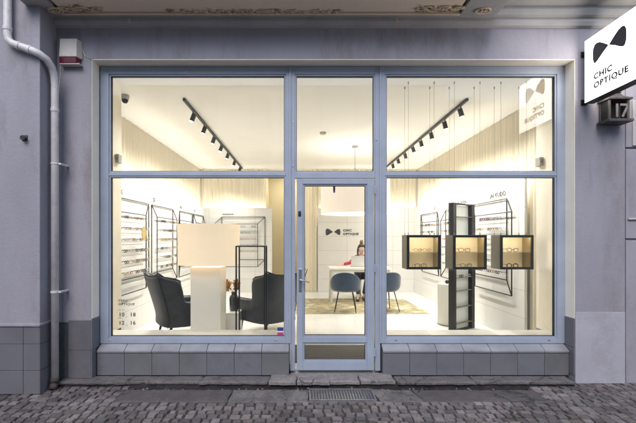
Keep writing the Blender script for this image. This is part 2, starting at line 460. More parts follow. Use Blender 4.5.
M['red_knit'] = pbr('red_sweater', (0.34,0.025,0.045), 0.8, var=0.15, vscale=40, bump=0.2, bscale=150)
M['trousers'] = pbr('dark_trousers', (0.03,0.035,0.05), 0.8, var=0.15)
M['shoe'] = pbr('brown_leather', (0.06,0.02,0.018), 0.4, var=0.1)
M['laptop'] = pbr('silver_laptop', (0.55,0.54,0.52), 0.35, metal=0.2, var=0.02)
M['sticker'] = pbr('sticker_blue', (0.03,0.05,0.20), 0.4)
M['sticker_red'] = pbr('sticker_pink', (0.45,0.05,0.14), 0.4)
M['sticker_w'] = pbr('sticker_white', (0.6,0.62,0.66), 0.4)
M['gold_leaf'] = pbr('brass_disc', (0.42,0.33,0.12), 0.4, var=0.1)
GL = [pbr('black_acetate', (0.015,0.013,0.012), 0.3), pbr('tortoise_acetate', (0.22,0.085,0.02), 0.3, var=0.5, vscale=90),
      pbr('gold_wire', (0.34,0.26,0.11), 0.3), pbr('crystal_acetate', (0.42,0.38,0.36), 0.3), pbr('plum_acetate', (0.10,0.02,0.05), 0.3),
      pbr('grey_metal', (0.12,0.12,0.13), 0.3)]

# ------------------------------------------------------------------ ground
GZ = -0.06
def ground_mat():
    m, nt, out = new_mat('street_setts')
    b = nt.nodes.new('ShaderNodeBsdfPrincipled'); b.inputs['Roughness'].default_value = 0.75
    nt.links.new(b.outputs[0], out.inputs[0])
    vec = coords(nt)
    br = nt.nodes.new('ShaderNodeTexBrick'); br.offset = 0.5
    br.inputs['Color1'].default_value = (0.10,0.09,0.09,1); br.inputs['Color2'].default_value = (0.16,0.145,0.14,1)
    br.inputs['Mortar'].default_value = (0.04,0.035,0.035,1); br.inputs['Scale'].default_value = 1
    br.inputs['Mortar Size'].default_value = 0.008; br.inputs['Brick Width'].default_value = 0.115; br.inputs['Row Height'].default_value = 0.105
    nt.links.new(vec, br.inputs['Vector']); nt.links.new(br.outputs['Color'], b.inputs['Base Color'])
    bp = nt.nodes.new('ShaderNodeBump'); bp.invert = True; bp.inputs['Strength'].default_value = 0.8; bp.inputs['Distance'].default_value = 0.01
    nt.links.new(br.outputs['Fac'], bp.inputs['Height']); nt.links.new(bp.outputs[0], b.inputs['Normal'])
    return m
g = MB(); R_ = 400
g.v += [(-R_,-R_,GZ-0.045),(R_,-R_,GZ-0.045),(R_,R_,GZ-0.045),(-R_,R_,GZ-0.045)]; g.face((0,1,2,3))
tag(g.build('ground', ground_mat()), kind='structure')

# laid granite setts near the shop, one paving surface
def sett_mat():
    m, nt, out = new_mat('granite_setts')
    b = nt.nodes.new('ShaderNodeBsdfPrincipled'); b.inputs['Roughness'].default_value = 0.62
    nt.links.new(b.outputs[0], out.inputs[0])
    at = nt.nodes.new('ShaderNodeAttribute'); at.attribute_name = 'tone'
    vec = coords(nt)
    n = nt.nodes.new('ShaderNodeTexNoise'); n.inputs['Scale'].default_value = 55; n.inputs['Detail'].default_value = 9; n.inputs['Roughness'].default_value = 0.78
    nt.links.new(vec, n.inputs['Vector'])
    n2 = nt.nodes.new('ShaderNodeTexNoise'); n2.inputs['Scale'].default_value = 1.6; n2.inputs['Detail'].default_value = 5
    nt.links.new(vec, n2.inputs['Vector'])
    r = nt.nodes.new('ShaderNodeMapRange'); r.inputs[1].default_value = .3; r.inputs[2].default_value = .7; r.inputs[3].default_value = 0.45; r.inputs[4].default_value = 1.6
    nt.links.new(n.outputs['Fac'], r.inputs[0])
    r2 = nt.nodes.new('ShaderNodeMapRange'); r2.inputs[1].default_value = .3; r2.inputs[2].default_value = .7; r2.inputs[3].default_value = 0.65; r2.inputs[4].default_value = 1.3
    nt.links.new(n2.outputs['Fac'], r2.inputs[0])
    mu = nt.nodes.new('ShaderNodeMath'); mu.operation = 'MULTIPLY'
    nt.links.new(r.outputs[0], mu.inputs[0]); nt.links.new(r2.outputs[0], mu.inputs[1])
    mx = nt.nodes.new('ShaderNodeVectorMath'); mx.operation = 'SCALE'
    nt.links.new(at.outputs['Color'], mx.inputs[0]); nt.links.new(mu.outputs[0], mx.inputs['Scale'])
    nt.links.new(mx.outputs[0], b.inputs['Base Color'])
    rr = nt.nodes.new('ShaderNodeMapRange'); rr.inputs[1].default_value = .35; rr.inputs[2].default_value = .7; rr.inputs[3].default_value = 0.42; rr.inputs[4].default_value = 0.85
    nt.links.new(n2.outputs['Fac'], rr.inputs[0]); nt.links.new(rr.outputs[0], b.inputs['Roughness'])
    bp = nt.nodes.new('ShaderNodeBump'); bp.inputs['Strength'].default_value = 1.0; bp.inputs['Distance'].default_value = 0.010
    nt.links.new(n.outputs['Fac'], bp.inputs['Height']); nt.links.new(bp.outputs[0], b.inputs['Normal'])
    return m
STRIP = (-1.86, 2.50, -0.50, -0.10)     # slab strip in front of the kerb: no setts there
def laid():
    mb = MB(); tones = []
    rnd = random.Random(3)
    y = 0.02
    row = 0
    while y > -4.6:
        d = rnd.uniform(0.076, 0.094)
        x = -4.7 + rnd.uniform(0, 0.1)
        while x < 6.2:
            w = rnd.choice((0.078, 0.088, 0.095, 0.10, 0.112)) * rnd.uniform(0.93, 1.07)
            x1 = x + w
            cx, cy = (x+x1)/2, y - d/2
            wob = 0.016*math.sin(cx*1.7 + row*0.05) + 0.009*math.sin(cx*4.1+row*.03)
            skip = (STRIP[0]+0.03 < cx < STRIP[1]-0.03 and STRIP[2] < cy + wob) or (cy > -0.10 and -2.7 < cx < 2.98)
            if not skip:
                gp = rnd.uniform(0.005, 0.011)
                j = lambda a=0.006: rnd.uniform(-a, a)
                zt = GZ + j(0.006)
                tx, ty = j(0.045), j(0.035)
                c = [(x+gp+j(), y-d+gp+j()+wob), (x1-gp+j(), y-d+gp+j()+wob), (x1-gp+j(), y-gp+j()+wob), (x+gp+j(), y-gp+j()+wob)]
                mxx = sum(p[0] for p in c)/4; myy = sum(p[1] for p in c)/4
                b0 = len(mb.v)
                for f, dz in ((1.0,-0.05),(1.0,-0.012),(0.93,-0.003),(0.72,0.0)):
                    for px, py in c:
                        X = mxx+(px-mxx)*f; Y = myy+(py-myy)*f
                        mb.v.append((X, Y, zt+dz+(0 if dz < -0.04 else tx*(X-mxx)+ty*(Y-myy))))
                for L in range(3):
                    for k in range(4):
                        mb.face((b0+L*4+k, b0+L*4+(k+1)%4, b0+(L+1)*4+(k+1)%4, b0+(L+1)*4+k))
                mb.face((b0+12,b0+13,b0+14,b0+15))
                t = rnd.choice((rnd.uniform(.55,.9),rnd.uniform(.8,1.2),rnd.uniform(1.0,1.5))); h = rnd.uniform(-0.012, 0.012)
                tones += [(0.150*t+h*.7, 0.128*t, 0.122*t-h*0.4, 1)]*16
            x = x1
        y -= d; row += 1
    o = mb.build('cobblestone_pavement', sett_mat(), smooth=False, recalc=False)
    a = o.data.color_attributes.new('tone', 'FLOAT_COLOR', 'POINT')
    flat = [c for t in tones for c in t]
    a.data.foreach_set('color', flat)
    tag(o, kind='structure')
laid()

bed = MB(); bed.v += [(-4.8,-4.7,GZ-.017),(6.3,-4.7,GZ-.017),(6.3,-.50,GZ-.017),(-4.8,-.50,GZ-.017)]; bed.face((0,1,2,3))
bed.v += [(-4.8,-.4995,GZ-.017),(-1.8,-.4995,GZ-.017),(-1.8,.05,GZ-.017),(-4.8,.05,GZ-.017)]; bed.face((4,5,6,7))
bed.v += [(2.45,-.4995,GZ-.017),(6.3,-.4995,GZ-.017),(6.3,.05,GZ-.017),(2.45,.05,GZ-.017)]; bed.face((8,9,10,11))
tag(bed.build('sand_bed', M['joint']), kind='structure')
from mathutils import noise as mnoise
def rough(mb, x0, x1, y0, y1, zt, zb, m, amp=.005, edge=.012, step=.022, seed=0.0, skew=0.0):
    nx = max(3,int((x1-x0)/step)); ny = max(3,int((y1-y0)/step)); rows = []
    for j in range(ny+1):
        v = j/ny; row = []
        for i in range(nx+1):
            u = i/nx
            x = x0+(x1-x0)*u+skew*(v-.5); y = y0+(y1-y0)*v
            ex = mnoise.noise(Vector((y*9,seed,1.3)))*edge; ey = mnoise.noise(Vector((x*9,seed,4.1)))*edge+mnoise.noise(Vector((x*31,seed,2.2)))*edge*.45
            wx_ = abs(u-.5)*2; wy_ = abs(v-.5)*2
            x += ex*wx_**3; y += ey*wy_**3
            z = zt+amp*mnoise.noise(Vector((x*5,y*5,seed)))+amp*.6*mnoise.noise(Vector((x*17,y*17,seed)))
            if i in (0,nx) or j in (0,ny): z -= .009
            row.append((x,y,z))
        rows.append(row)
    b = len(mb.v); nc = nx+1
    mb.grid(rows, m)
    loop = [b+i for i in range(nx+1)]+[b+k*nc+nx for k in range(1,ny+1)]+[b+ny*nc+i for i in range(nx-1,-1,-1)]+[b+k*nc for k in range(ny-1,0,-1)]
    c = len(mb.v)
    for q_ in loop: mb.v.append((mb.v[q_][0],mb.v[q_][1],zb))
    n_ = len(loop)
    for k in range(n_): mb.face((loop[k],loop[(k+1)%n_],c+(k+1)%n_,c+k), m)
# slab strip, in a few cracked pieces
rnd = random.Random(11)
mb = MB(); cuts = [-1.86,-0.78,-0.16,0.06]
def slab(x0, x1, m, dz=0.0):
    mb.hexa([(x0+.004,-.50+rnd.uniform(-.01,.01),GZ-.06),(x1-.004,-.50+rnd.uniform(-.01,.01),GZ-.06),(x1-.004,-.165,GZ-.06),(x0+.004,-.165,GZ-.06),
             (x0+.004,-.50+rnd.uniform(-.01,.01),GZ+dz),(x1-.004,-.50+rnd.uniform(-.01,.01),GZ+dz),(x1-.004,-.165+rnd.uniform(-.012,.012),GZ+dz+.004),(x0+.004,-.165+rnd.uniform(-.012,.012),GZ+dz+.004)], m)
rough(mb,-1.88,-.735,-.495,-.165,GZ,GZ-.06,0,seed=1.1); rough(mb,-.725,.075,-.495,-.160,GZ-.002,GZ-.06,1,seed=2.3,amp=.007)
rough(mb,.765,1.20,-.495,-.16,GZ+.001,GZ-.06,1,seed=3.7,amp=.008,skew=-.06); rough(mb,1.21,2.50,-.495,-.168,GZ-.001,GZ-.06,0,seed=4.9,skew=-.05)
mb.box(0.08,0.76,-.50,-.455,GZ-.06,GZ-.004,1); mb.box(0.08,0.76,-.168,-.13,GZ-.06,GZ-.004,1)
tag(mb.build('pavement_strip', [M['asphalt'], M['patch']], bevel=0), kind='structure')

# kerb under the shopfront: overhanging concrete ledge over a dark riser
mb = MB()
xs = [-2.66,-1.9,-1.1,-0.35]
for a, b in zip(xs, xs[1:]): rough(mb, a+.003, b-.003, -.112+rnd.uniform(-.015,.015), .09, 0.0+rnd.uniform(-.006,.001), -.03, 0, amp=.004, edge=.022, seed=a)
xs = [1.05,1.9,2.98]
for a, b in zip(xs, xs[1:]): rough(mb, a+.003, b-.003, -.112+rnd.uniform(-.015,.015), .09, 0.0+rnd.uniform(-.006,.001), -.03, 0, amp=.004, edge=.022, seed=a)
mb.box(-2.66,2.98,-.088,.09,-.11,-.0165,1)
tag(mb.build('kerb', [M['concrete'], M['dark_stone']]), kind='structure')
mb = MB(); x = -0.347
for w in (0.30,0.36,0.33,0.38):
    rough(mb, x+.005, min(x+w,1.047)-.005, -.125+rnd.uniform(-.012,.012), .14, .012+rnd.uniform(-.006,.004), -.028, 0, amp=.005, edge=.014, seed=x*3); x += w
o = mb.build('doorstep', M['granite']); tag(o, 'row of worn granite blocks forming a step below the glass door', 'step')

rq = random.Random(21); mb = MB()
for i in range(150):
    x = rq.uniform(-2.6,2.9); y = rq.choice((rq.gauss(-.145,.018),rq.uniform(-1.2,-.5)))
    r_ = rq.uniform(.004,.013); z0_ = GZ-.004 if y < -.2 else GZ-.012
    b0 = len(mb.v); mb.ball((x,y,z0_+r_*.3),r_,6,sz=rq.uniform(.4,.8))
    for k in range(b0,len(mb.v)):
        p = mb.v[k]; mb.v[k] = (p[0]+rq.uniform(-.2,.2)*r_,p[1]+rq.uniform(-.2,.2)*r_,p[2])
tag(mb.build('loose_grit', M['granite'], recalc=False), kind='stuff')

# steel foot grate in the strip
t = thing('foot_grate', (0.42,-0.31,GZ), 'rectangular steel grating sunk in the pavement before the door', 'grate')
mb = MB(); x0,x1,y0,y1 = 0.085,0.755,-.452,-.172
mb.box(x0,x1,y0,y0+.012,GZ-.03,GZ+.004); mb.box(x0,x1,y1-.012,y1,GZ-.03,GZ+.004); mb.box(x0,x0+.012,y0+.013,y1-.013,GZ-.03,GZ+.004); mb.box(x1-.012,x1,y0+.013,y1-.013,GZ-.03,GZ+.004)
mb.build('rim', M['galv'], t)
mb = MB()
for i in range(1,22): mb.box(x0+.012+i*.0294-.0025, x0+.012+i*.0294+.0025, y0+.013, y1-.013, GZ-.025, GZ+.001)
for i in range(1,6): mb.box(x0+.013, x1-.013, y0+.012+i*.0425-.002, y0+.012+i*.0425+.002, GZ-.022, GZ-.0015)
mb.build('bars', M['galv'], t)
mb = MB(); mb.box(x0,x1,y0,y1,GZ-.044,GZ-.036); mb.build('pit', M['pit'], t)

# ------------------------------------------------------------------ shop building
shop = thing('shop_building', (0,0,0), 'grey lavender plastered shop building with a wide glazed front, lit inside', 'building')
CZ = 3.53        # inner ceiling
WL, WR, WB = -3.0, 3.45, 7.05   # room walls
OL, OR_ = -2.326, 3.045         # opening
mb = MB()
mb.box(-6,OL,0,.72,0.62,9)             # masonry left of the opening (above the plinth)
mb.box(OR_,3.60,0,.72,-.06,9)
mb.box(OL,OR_,0,.72,3.545,9)
mb.build('facade_wall', M['plaster'], shop)
MB().box(OR_+.0005,3.598,-.006,-.0005,-.059,wz(312,4.4)).build('repainted_base', M['plaster_pale'], shop, bevel=.002)
mb = MB()                               # thin painted lining of the opening
mb.box(OL-.001,OL+.004,.002,.16,.66,3.541); mb.box(OR_-.004,OR_+.001,.002,.16,.66,3.541); mb.box(OL+.004,OR_-.004,.002,.16,3.537,3.5445)
mb.box(OL-.001,OL+.004,.24,.718,.40,3.541); mb.box(OR_-.004,OR_+.001,.24,.718,.40,3.541)
mb.build('reveal_lining', M['reveal'], shop)
# plinth tiles
def tiles(mb, x0, x1, z0, z1, y, w, h, m, x_start=None, thick=.012, grout=2, zs=None):
    mb.box(x0, x1, y+.001+.0, y+.02, z0, z1, grout)
    zz = zs or [z0 + i*h for i in range(int((z1-z0)/h)+1)] + [z1]
    zz = sorted(set(round(v,4) for v in zz))
    for za, zb in zip(zz, zz[1:]):
        if zb-za < .02: continue
        x = x_start if x_start is not None else x0
        while x < x1-.01:
            xa, xb = max(x, x0), min(x+w, x1)
            if xb-xa > .015: mb.box(xa+.002, xb-.002, y-thick+rnd.uniform(-.0012,.0012), y+.0015, za+.002, zb-.002, rnd.choice((m,m,m+3)))
            x += w
mb = MB()
mb.box(-6,OL,.02,.72,-.06,.62,2)
tiles(mb, -2.70, OL-.002, -.01, .645, 0, .335, .32, 1, x_start=-2.58, zs=[0.0,.31,.645])
mb.box(OL-.003,OL+.009,-.010,.085,0.0,.31,1); mb.box(OL-.003,OL+.009,-.010,.16,.314,.645,1)
mb.box(OL+.012,-.135,.105,.40,-.06,.245,2); mb.box(.925,OR_-.015,.105,.40,-.06,.245,2); mb.box(OL+.012,-.135,.178,.40,.2455,.340,2); mb.box(.925,OR_-.015,.178,.40,.2455,.340,2)
tiles(mb, OL+.01, -.135, 0.002, .270, .092, .3105, .3, 0, x_start=-.135-.3105*8+.0)
tiles(mb, .925, OR_-.013, 0.002, .270, .092, .305, .3, 0, x_start=.925)
mb.box(OR_-.012,OR_-.001,.003,.16,.03,.335,1); mb.box(OR_-.012,OR_-.001,.003,.16,.339,.655,1)
mb.build('plinth', [M['tile'], M['tile_b'], M['grout'], M['tile_c'], M['tile_d']], shop, bevel=.0015)
mb = MB()                               # sloping glazed sill tiles
def sill(x0, x1, w, xs):
    x = xs
    while x < x1-.01:
        a, b = max(x,x0), min(x+w,x1)
        if b-a > .02:
            a += .0025; b -= .0025
            mb.hexa([(a,.068,.262),(b,.068,.262),(b,.175,.318),(a,.175,.318),(a,.068,.284),(b,.068,.284),(b,.175,.341),(a,.175,.341)])
        x += w
sill(OL+.011,-.132,.3105,-.135-.3105*8); mb.build('sill', M['sill_tile'], shop, bevel=.003)
mb = MB(); sill(.922,OR_-.014,.305,.925); mb.build('sill', M['sill_tile'], shop, bevel=.003)
# upper cornice right of the balcony
mb = MB()
prof = [(0.0,3.885),(-.03,3.90),(-.05,3.94),(-.05,3.975),(-.09,3.985),(-.12,4.03),(-.12,4.07),(-.20,4.085),(-.22,4.13),(-.22,4.155),(0.0,4.16)]
b0 = len(mb.v)
for xx in (-6, 6.0):
    for yy, zz in prof: mb.v.append((xx,yy-.001,zz))
n = len(prof)
for i in range(n-1): mb.face((b0+i,b0+i+1,b0+n+i+1,b0+n+i))
mb.build('cornice', M['cornice'], shop)
# balcony with coffered, flaking underside
BL, BR = -2.86, 2.12
mb = MB()
pf = [(-.004,3.885),(-.022,3.90),(-.035,3.95),(-.05,3.985),(-.05,4.16),(-.004,4.16)]
b0 = len(mb.v)
for xx in (BL,BR):
    for yy, zz in pf: mb.v.append((xx,yy,zz))
n = len(pf)
for i in range(n): mb.face((b0+i,b0+(i+1)%n,b0+n+(i+1)%n,b0+n+i))
mb.face([b0+i for i in range(n)]); mb.face([b0+n+i for i in range(n)][::-1])
# rim mouldings round the panel (y from wall outward)
mb.box(BL,BR,-.112,-.0505,3.972,4.16)                       # rear rim
mb.box(BL,BL+.27,-.47,-.1125,3.972,4.16); mb.box(BR-.40,BR,-.47,-.1125,3.972,4.16); mb.box(BL+.2705,BR-.4005,-.47,-.41,3.972,4.16)
mb.box(BL+.01,BR-.01,-.46,-.06,4.1605,4.32)
bal = mb.build('balcony', M['cornice'], shop, bevel=.006)
mb = MB()
mb.box(BL+.30,BR-.43,-.39,-.142,3.985,4.15)
mb.build('soffit_panel', M['soffit'], bal, bevel=.01)
mb = MB()                                                   # light bead along the groove
mb.box(BL+.272,BR-.402,-.128,-.1128,3.966,4.0); 
mb.build('bead', M['soffit'], bal, bevel=.004)
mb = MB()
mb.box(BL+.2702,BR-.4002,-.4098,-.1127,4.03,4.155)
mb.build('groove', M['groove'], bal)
def ornament(cx, cy, half, n, seed, sides=(-1,1), depth=.035):
    r = random.Random(seed); mb = MB(); zb = 3.984
    def leaf(x, y, ang, L, w):
        dx, dy = math.cos(ang), math.sin(ang); nx, ny = -dy, dx
        rows = []
        for i in range(6):
            u = i/5; ww = w*math.sin(PI*(.12+.85*u))**.8*(1+.25*math.sin(u*16)); zz = zb-.004-.016*math.sin(PI*min(1,u*1.1))
            px, py = x+dx*L*u+nx*.02*math.sin(u*3), y+dy*L*u*.75
            rows.append([(px-nx*ww,py-ny*ww,zb+.002),(px-nx*ww*.5,py-ny*ww*.5,zz),(px,py,zz+.006),(px+nx*ww*.5,py+ny*ww*.5,zz),(px+nx*ww,py+ny*ww,zb+.002)])
        mb.grid(rows)
    for sd in sides:
        step = half/n
        for i in range(n):
            x = cx+sd*(step*(i+.5)); rad = depth*(1.15-.5*i/n); up = 1 if i % 2 else -1
            pts = []
            for k in range(16):
                t_ = k/15; a_ = up*(t_*4.6)+(0 if sd > 0 else PI); q_ = rad*(1-.72*t_)
                pts.append((x+sd*0+q_*math.cos(a_)*1.6, cy+q_*math.sin(a_), zb-.009))
            mb.tube(pts, [.0085-.004*k/15 for k in range(16)], 6)
            for k in range(3): leaf(x+sd*.01*k, cy+up*rad*.3, r.uniform(-.6,.6)+(0 if sd > 0 else PI)+up*.9*(k-1), r.uniform(.05,.085), r.uniform(.010,.017))
    for k in range(7): leaf(cx, cy+.01, PI*(k+.0)/6+PI, .075, .014)
    mb.ball((cx,cy,zb-.006),.018,10,sz=.7)
    return mb
for args in ((-.42,-.165,.86,7,1),(-2.38,-.21,.26,3,2,(-1,1),.05),(1.46,-.22,.22,3,3,(-1,1),.05)):
    ornament(*args).build('ornament', M['peel'], bal, smooth=True)
# flaking patches round the mouldings, thin lifted paint
rr_ = random.Random(9)
mb = MB()
for cx, w, cy in ((-.42,.95,-.135),(-2.4,.34,-.20),(1.52,.30,-.19)):
    for i in range(46):
        x = cx+rr_.gauss(0,.45)*w; y = cy+rr_.gauss(0,.03)
        if not (BL+.31 < x < BR-.44 and -.37 < y < -.145): continue
        n_ = 7; L = rr_.uniform(.012,.045); b0 = len(mb.v)
        for k in range(n_): 
            a_ = 2*PI*k/n_; q_ = L*rr_.uniform(.5,1.1); mb.v.append((x+q_*1.5*math.cos(a_), max(-.38,min(-.143,y+q_*.7*math.sin(a_))), 3.9835-rr_.uniform(0,.004)))
        mb.face(range(b0,b0+n_))
o = mb.build('flaking_paint', M['flake'], bal); tag(o, kind='stuff')
# framed corner rosettes
for cx, cy in ((1.93,-.20),(-2.60,-.20)):
    mb = MB()
    ring = [(cx+.075*math.cos(2*PI*k/18), cy+.05*math.sin(2*PI*k/18), 3.968) for k in range(18)]
    mb.tube(ring, .011, 6, closed=True)
    for k in range(6):
        a = 2*PI*k/6
        mb.tube([(cx,cy,3.967),(cx+.03*math.cos(a),cy+.02*math.sin(a),3.958),(cx+.055*math.cos(a),cy+.036*math.sin(a),3.968)],[.006,.010,.003],6)
    mb.build('rosette', M['peel'], bal, smooth=True)
for px in (130,396):
    mb = MB(); X = wx(px,4.34)
    mb.tube([(X,-.075,3.975),(X,-.075,3.935),(X+.012,-.085,3.92),(X+.006,-.095,3.905),(X-.01,-.09,3.91)],.006,6)
    mb.build('hook', M['peel'], bal, smooth=True)

# room shell
mb = MB()
mb.box(WL-.15,WL,.7205,WB+.15,-.06,CZ+.1); mb.box(WR,WR+.15,.7205,WB+.15,-.06,CZ+.1)
mb.box(WL,-1.05,WB,WB+.15,.0305,CZ); mb.box(.36,WR,WB,WB+.15,.0305,CZ)
mb.build('room_wall', M['white_wall'], shop)
mb = MB()
mb.box(-1.20,.51,WB+1.7,WB+1.85,-.06,CZ+.1); mb.box(-1.20,-1.06,WB+.151,WB+1.7,-.06,CZ+.1); mb.box(.37,.51,WB+.151,WB+1.7,-.06,CZ+.1)
mb.build('corridor_wall', M['corridor'], shop)
o = MB().lathe(-.35,WB+.95,[(.16,CZ-.05),(.16,CZ-.004)],24).build('ceiling_lamp', M['diffuser2']); tag(o,'round ceiling lamp lighting the narrow rear passage','lamp')
mb = MB(); mb.box(WL,WR,.7205,WB+1.7,CZ,CZ+.1); mb.box(OL,OR_,.232,.72,CZ,3.5445)
mb.build('ceiling', M['ceiling'], shop)
mb = MB(); mb.box(WL,WR,.4005,WB+1.69,-.06,.03); mb.box(-.12,.91,.22,.4,-.06,.026)
mb.build('room_floor', M['floor'], shop)
mb = MB(); mb.box(OL+.005,-.145,.232,.50,.385,.42); mb.box(.93,OR_-.005,.232,.50,.385,.42)
mb.box(OL+.005,-.145,.4005,.48,.031,.384); mb.box(.93,OR_-.005,.4005,.48,.031,.384)
mb.build('inner_sill', M['inner_sill'], shop, bevel=.004)

# display wall panels
PL, PR, PB, PT = -2.75, 3.20, 6.80, 2.41
mb = MB(); mb.box(PL-.04,PL,1.30,PB-.001,.031,PT); mb.build('display_panel', M['panel_side'], shop, bevel=.002)
mb = MB(); mb.box(PR,PR+.04,1.27,PB-.001,.031,PT); mb.build('display_panel', M['panel_side'], shop, bevel=.002)
mb = MB(); mb.box(PL,-.82,PB,PB+.04,.031,PT); mb.build('display_panel', M['panel_back'], shop, bevel=.002)
lp = MB().box(.48,PR,PB,PB+.04,.031,PT).build('display_panel', M['panel_back'], shop, bevel=.002)
# led coves hidden behind the top of the panels
for q_ in ((PL-.085,PL-.06,1.35,PB-.1),(PR+.06,PR+.085,1.35,PB-.1),(PL,-.9,PB+.06,PB+.085),(.55,PR,PB+.06,PB+.085)):
    MB().box(*q_,2.33,2.345).build('cove_light', M['led'], shop)
# logo and lettering on the back wall
lf = frame_at((wx(342,11.2),PB-.003,wz(232,11.2)),(1,0,0),(0,0,1))
s_ = 11.2/F
add_text('wall_logo', [('CHIC',1.0*s_,0.6*s_,fit('',15.3*s_),.004,'LEFT',1.15),('OPTIQUE',1.0*s_,-3.0*s_,fit('',15.3*s_),.004,'LEFT',1.15)], lf, M['logo'], lp,
         [[(u-8.5*s_,v) for u,v in lobe(7.5*s_,6.8*s_,-1,.8*s_)], [(u-8.5*s_,v) for u,v in lobe(6.5*s_,6.0*s_,1,.8*s_)]])

# ------------------------------------------------------------------ shopfront windows and door
YF = .16
def rect_frame(mb, x0,x1,z0,z1, bx0,bx1,bz0,bz1, y0,y1,m=0):
    """outer rect minus inner rect (mitre-free: stiles full height, rails between)"""
    if bx0 > x0: mb.box(x0,bx0,y0,y1,z0,z1,m)
    if bx1 < x1: mb.box(bx1,x1,y0,y1,z0,z1,m)
    if bz0 > z0: mb.box(bx0+.0005,bx1-.0005,y0,y1,z0,bz0,m)
    if bz1 < z1: mb.box(bx0+.0005,bx1-.0005,y0,y1,bz1,z1,m)
def bead(mb, x0,x1,z0,z1,y0,y1,w,m=0,seal=1):
    rect_frame(mb,x0,x1,z0,z1,x0+w,x1-w,z0+w,z1-w,y0,y1,m)
    s=.0045
    rect_frame(mb,x0+w,x1-w,z0+w,z1-w,x0+w+s,x1-w-s,z0+w+s,z1-w-s,y0+.006,y1-.004,seal)
def pane(x0,x1,z0,z1,y,parent):
    mb = MB(); mb.box(x0,x1,y,y+.006,z0,z1); return mb.build('pane', M['glass'], parent)
FM = [M['frame'], M['seal']]
def window(name, px0, px1, gx0, gx1, label):
    x0,x1,a,b = fx(px0),fx(px1),fx(gx0),fx(gx1)
    zb,zt = .343,3.536
    g0,g1,t0,t1 = fz(336.4),fz(177.5),fz(170.8),fz(76)
    mb = MB()
    rect_frame(mb,x0,x1,zb,zt,a-.022,b+.022,g0-.022,t1+.022,YF,YF+.07)
    mb.box(a-.0215,b+.0215,YF+.004,YF+.07,g1+.022,t0-.022)
    bead(mb,a-.022,b+.022,g0-.022,g1+.022,YF+.012,YF+.06,.020)
    bead(mb,a-.022,b+.022,t0-.022,t1+.022,YF+.012,YF+.06,.020)
    w = mb.build(name, FM, shop, bevel=.004); w['label'] = label
    pane(a-.006,b+.006,g0-.006,g1+.006,YF+.032,w); pane(a-.006,b+.006,t0-.006,t1+.006,YF+.032,w)
    return w
wl = window('display_window',100.2,290.0,110.5,284.0,'left shop window with pale blue frame')
wr = window('display_window',380.6,565.6,387.0,555.3,'right shop window with pale blue frame')
for w, pts in ((wl,((186,71.5),(276,340.2),(110,340.5))),(wr,((469,71),(560,71.5),(396,340),(549,340.2)))):
    for px,py in pts:
        mb = MB(); x,z = fx(px),fz(py); mb.box(x-.013,x+.013,YF-.004,YF+.001,z-.006,z+.006); mb.build('drain_cap', M['steel'], w, bevel=.002)
# transom window above the door + door posts
mb = MB()
xa,xb = fx(290.2),fx(380.4); ga,gb = fx(296.6),fx(373.4)
mb.box(xa,ga-.02,YF+.002,YF+.07,.026,3.536); mb.box(gb+.02,xb,YF+.002,YF+.07,.026,3.536)
t0,t1 = fz(170.8),fz(76)
mb.box(ga-.0195,gb+.0195,YF+.002,YF+.07,t1+.022,3.536); mb.box(ga-.0195,gb+.0195,YF+.004,YF+.07,fz(178.0),t0-.022)
bead(mb,ga-.022,gb+.022,t0-.022,t1+.022,YF+.012,YF+.06,.02)
tw = mb.build('transom_window', FM, shop, bevel=.004)
pane(ga-.006,gb+.006,t0-.006,t1+.006,YF+.032,tw)
# vertical cover strips on the mullions
mb = MB()
for px in (290.1,380.5): mb.box(fx(px)-.012,fx(px)+.012,YF-.012,YF-.0005,.36 if False else .345,3.53)
mb.build('mullion_strip', M['frame'], tw, bevel=.004)
for px,py in ((293.0,122),(293.0,166),(376.5,140)):
    x,z = fx(px),fz(py); MB().box(x-.008,x+.008,YF-.003,YF+.003,z-.01,z+.01).build('screw_cap', M['steel'], tw, bevel=.002)
# door leaf
dx0,dx1,dz0,dz1 = fx(296.9),fx(373.9),.035,fz(178.8)
ga,gb = fx(304.6),fx(365.3); g0,g1 = fz(335.4),fz(185.8); k0,k1 = fz(359.6),fz(344.2)
mb = MB()
rect_frame(mb,dx0,dx1,dz0,dz1,ga-.02,gb+.02,k0-.02,g1+.02,YF-.008,YF+.06)
mb.box(ga-.0195,gb+.0195,YF-.006,YF+.06,k1+.02,g0-.02)
bead(mb,ga-.02,gb+.02,g0-.02,g1+.02,YF+.004,YF+.05,.019); bead(mb,ga-.02,gb+.02,k0-.02,k1+.02,YF+.004,YF+.05,.019)
door = mb.build('door', FM, shop, bevel=.005)
pane(ga-.005,gb+.005,g0-.005,g1+.005,YF+.026,door); pane(ga-.005,gb+.005,k0-.005,k1+.005,YF+.026,door)
x,z = fx(300.2),fz(280); mb = MB()
mb.box(x-.016,x+.016,YF-.020,YF-.008,z-.13,z+.13)
mb.tube([(x,YF-.02,z+.005),(x,YF-.06,z+.005),(x+.03,YF-.062,z+.0),(x+.105,YF-.058,z-.02)],[.010,.010,.009,.008],8)
mb.build('handle', M['steel'], door, bevel=.003)
x,z = fx(299.6),fz(213.8); mb = MB(); mb.box(x-.016,x+.016,YF-.016,YF-.008,z-.03,z+.03); mb.box(x-.006,x+.006,YF-.022,YF-.0165,z-.016,z+.012)
mb.build('lock', M['black'], door, bevel=.003)
x,z = fx(334.5),fz(188.5); mb = MB(); mb.box(x-.012,x+.012,YF+.036,YF+.06,z-.02,z+.03,0); mb.box(x-.010,x+.010,YF+.034,YF+.058,z-.042,z-.0205,1)
mb.build('door_contact', [M['black_soft'], M['blue_led']], door, bevel=.002)
mb = MB()
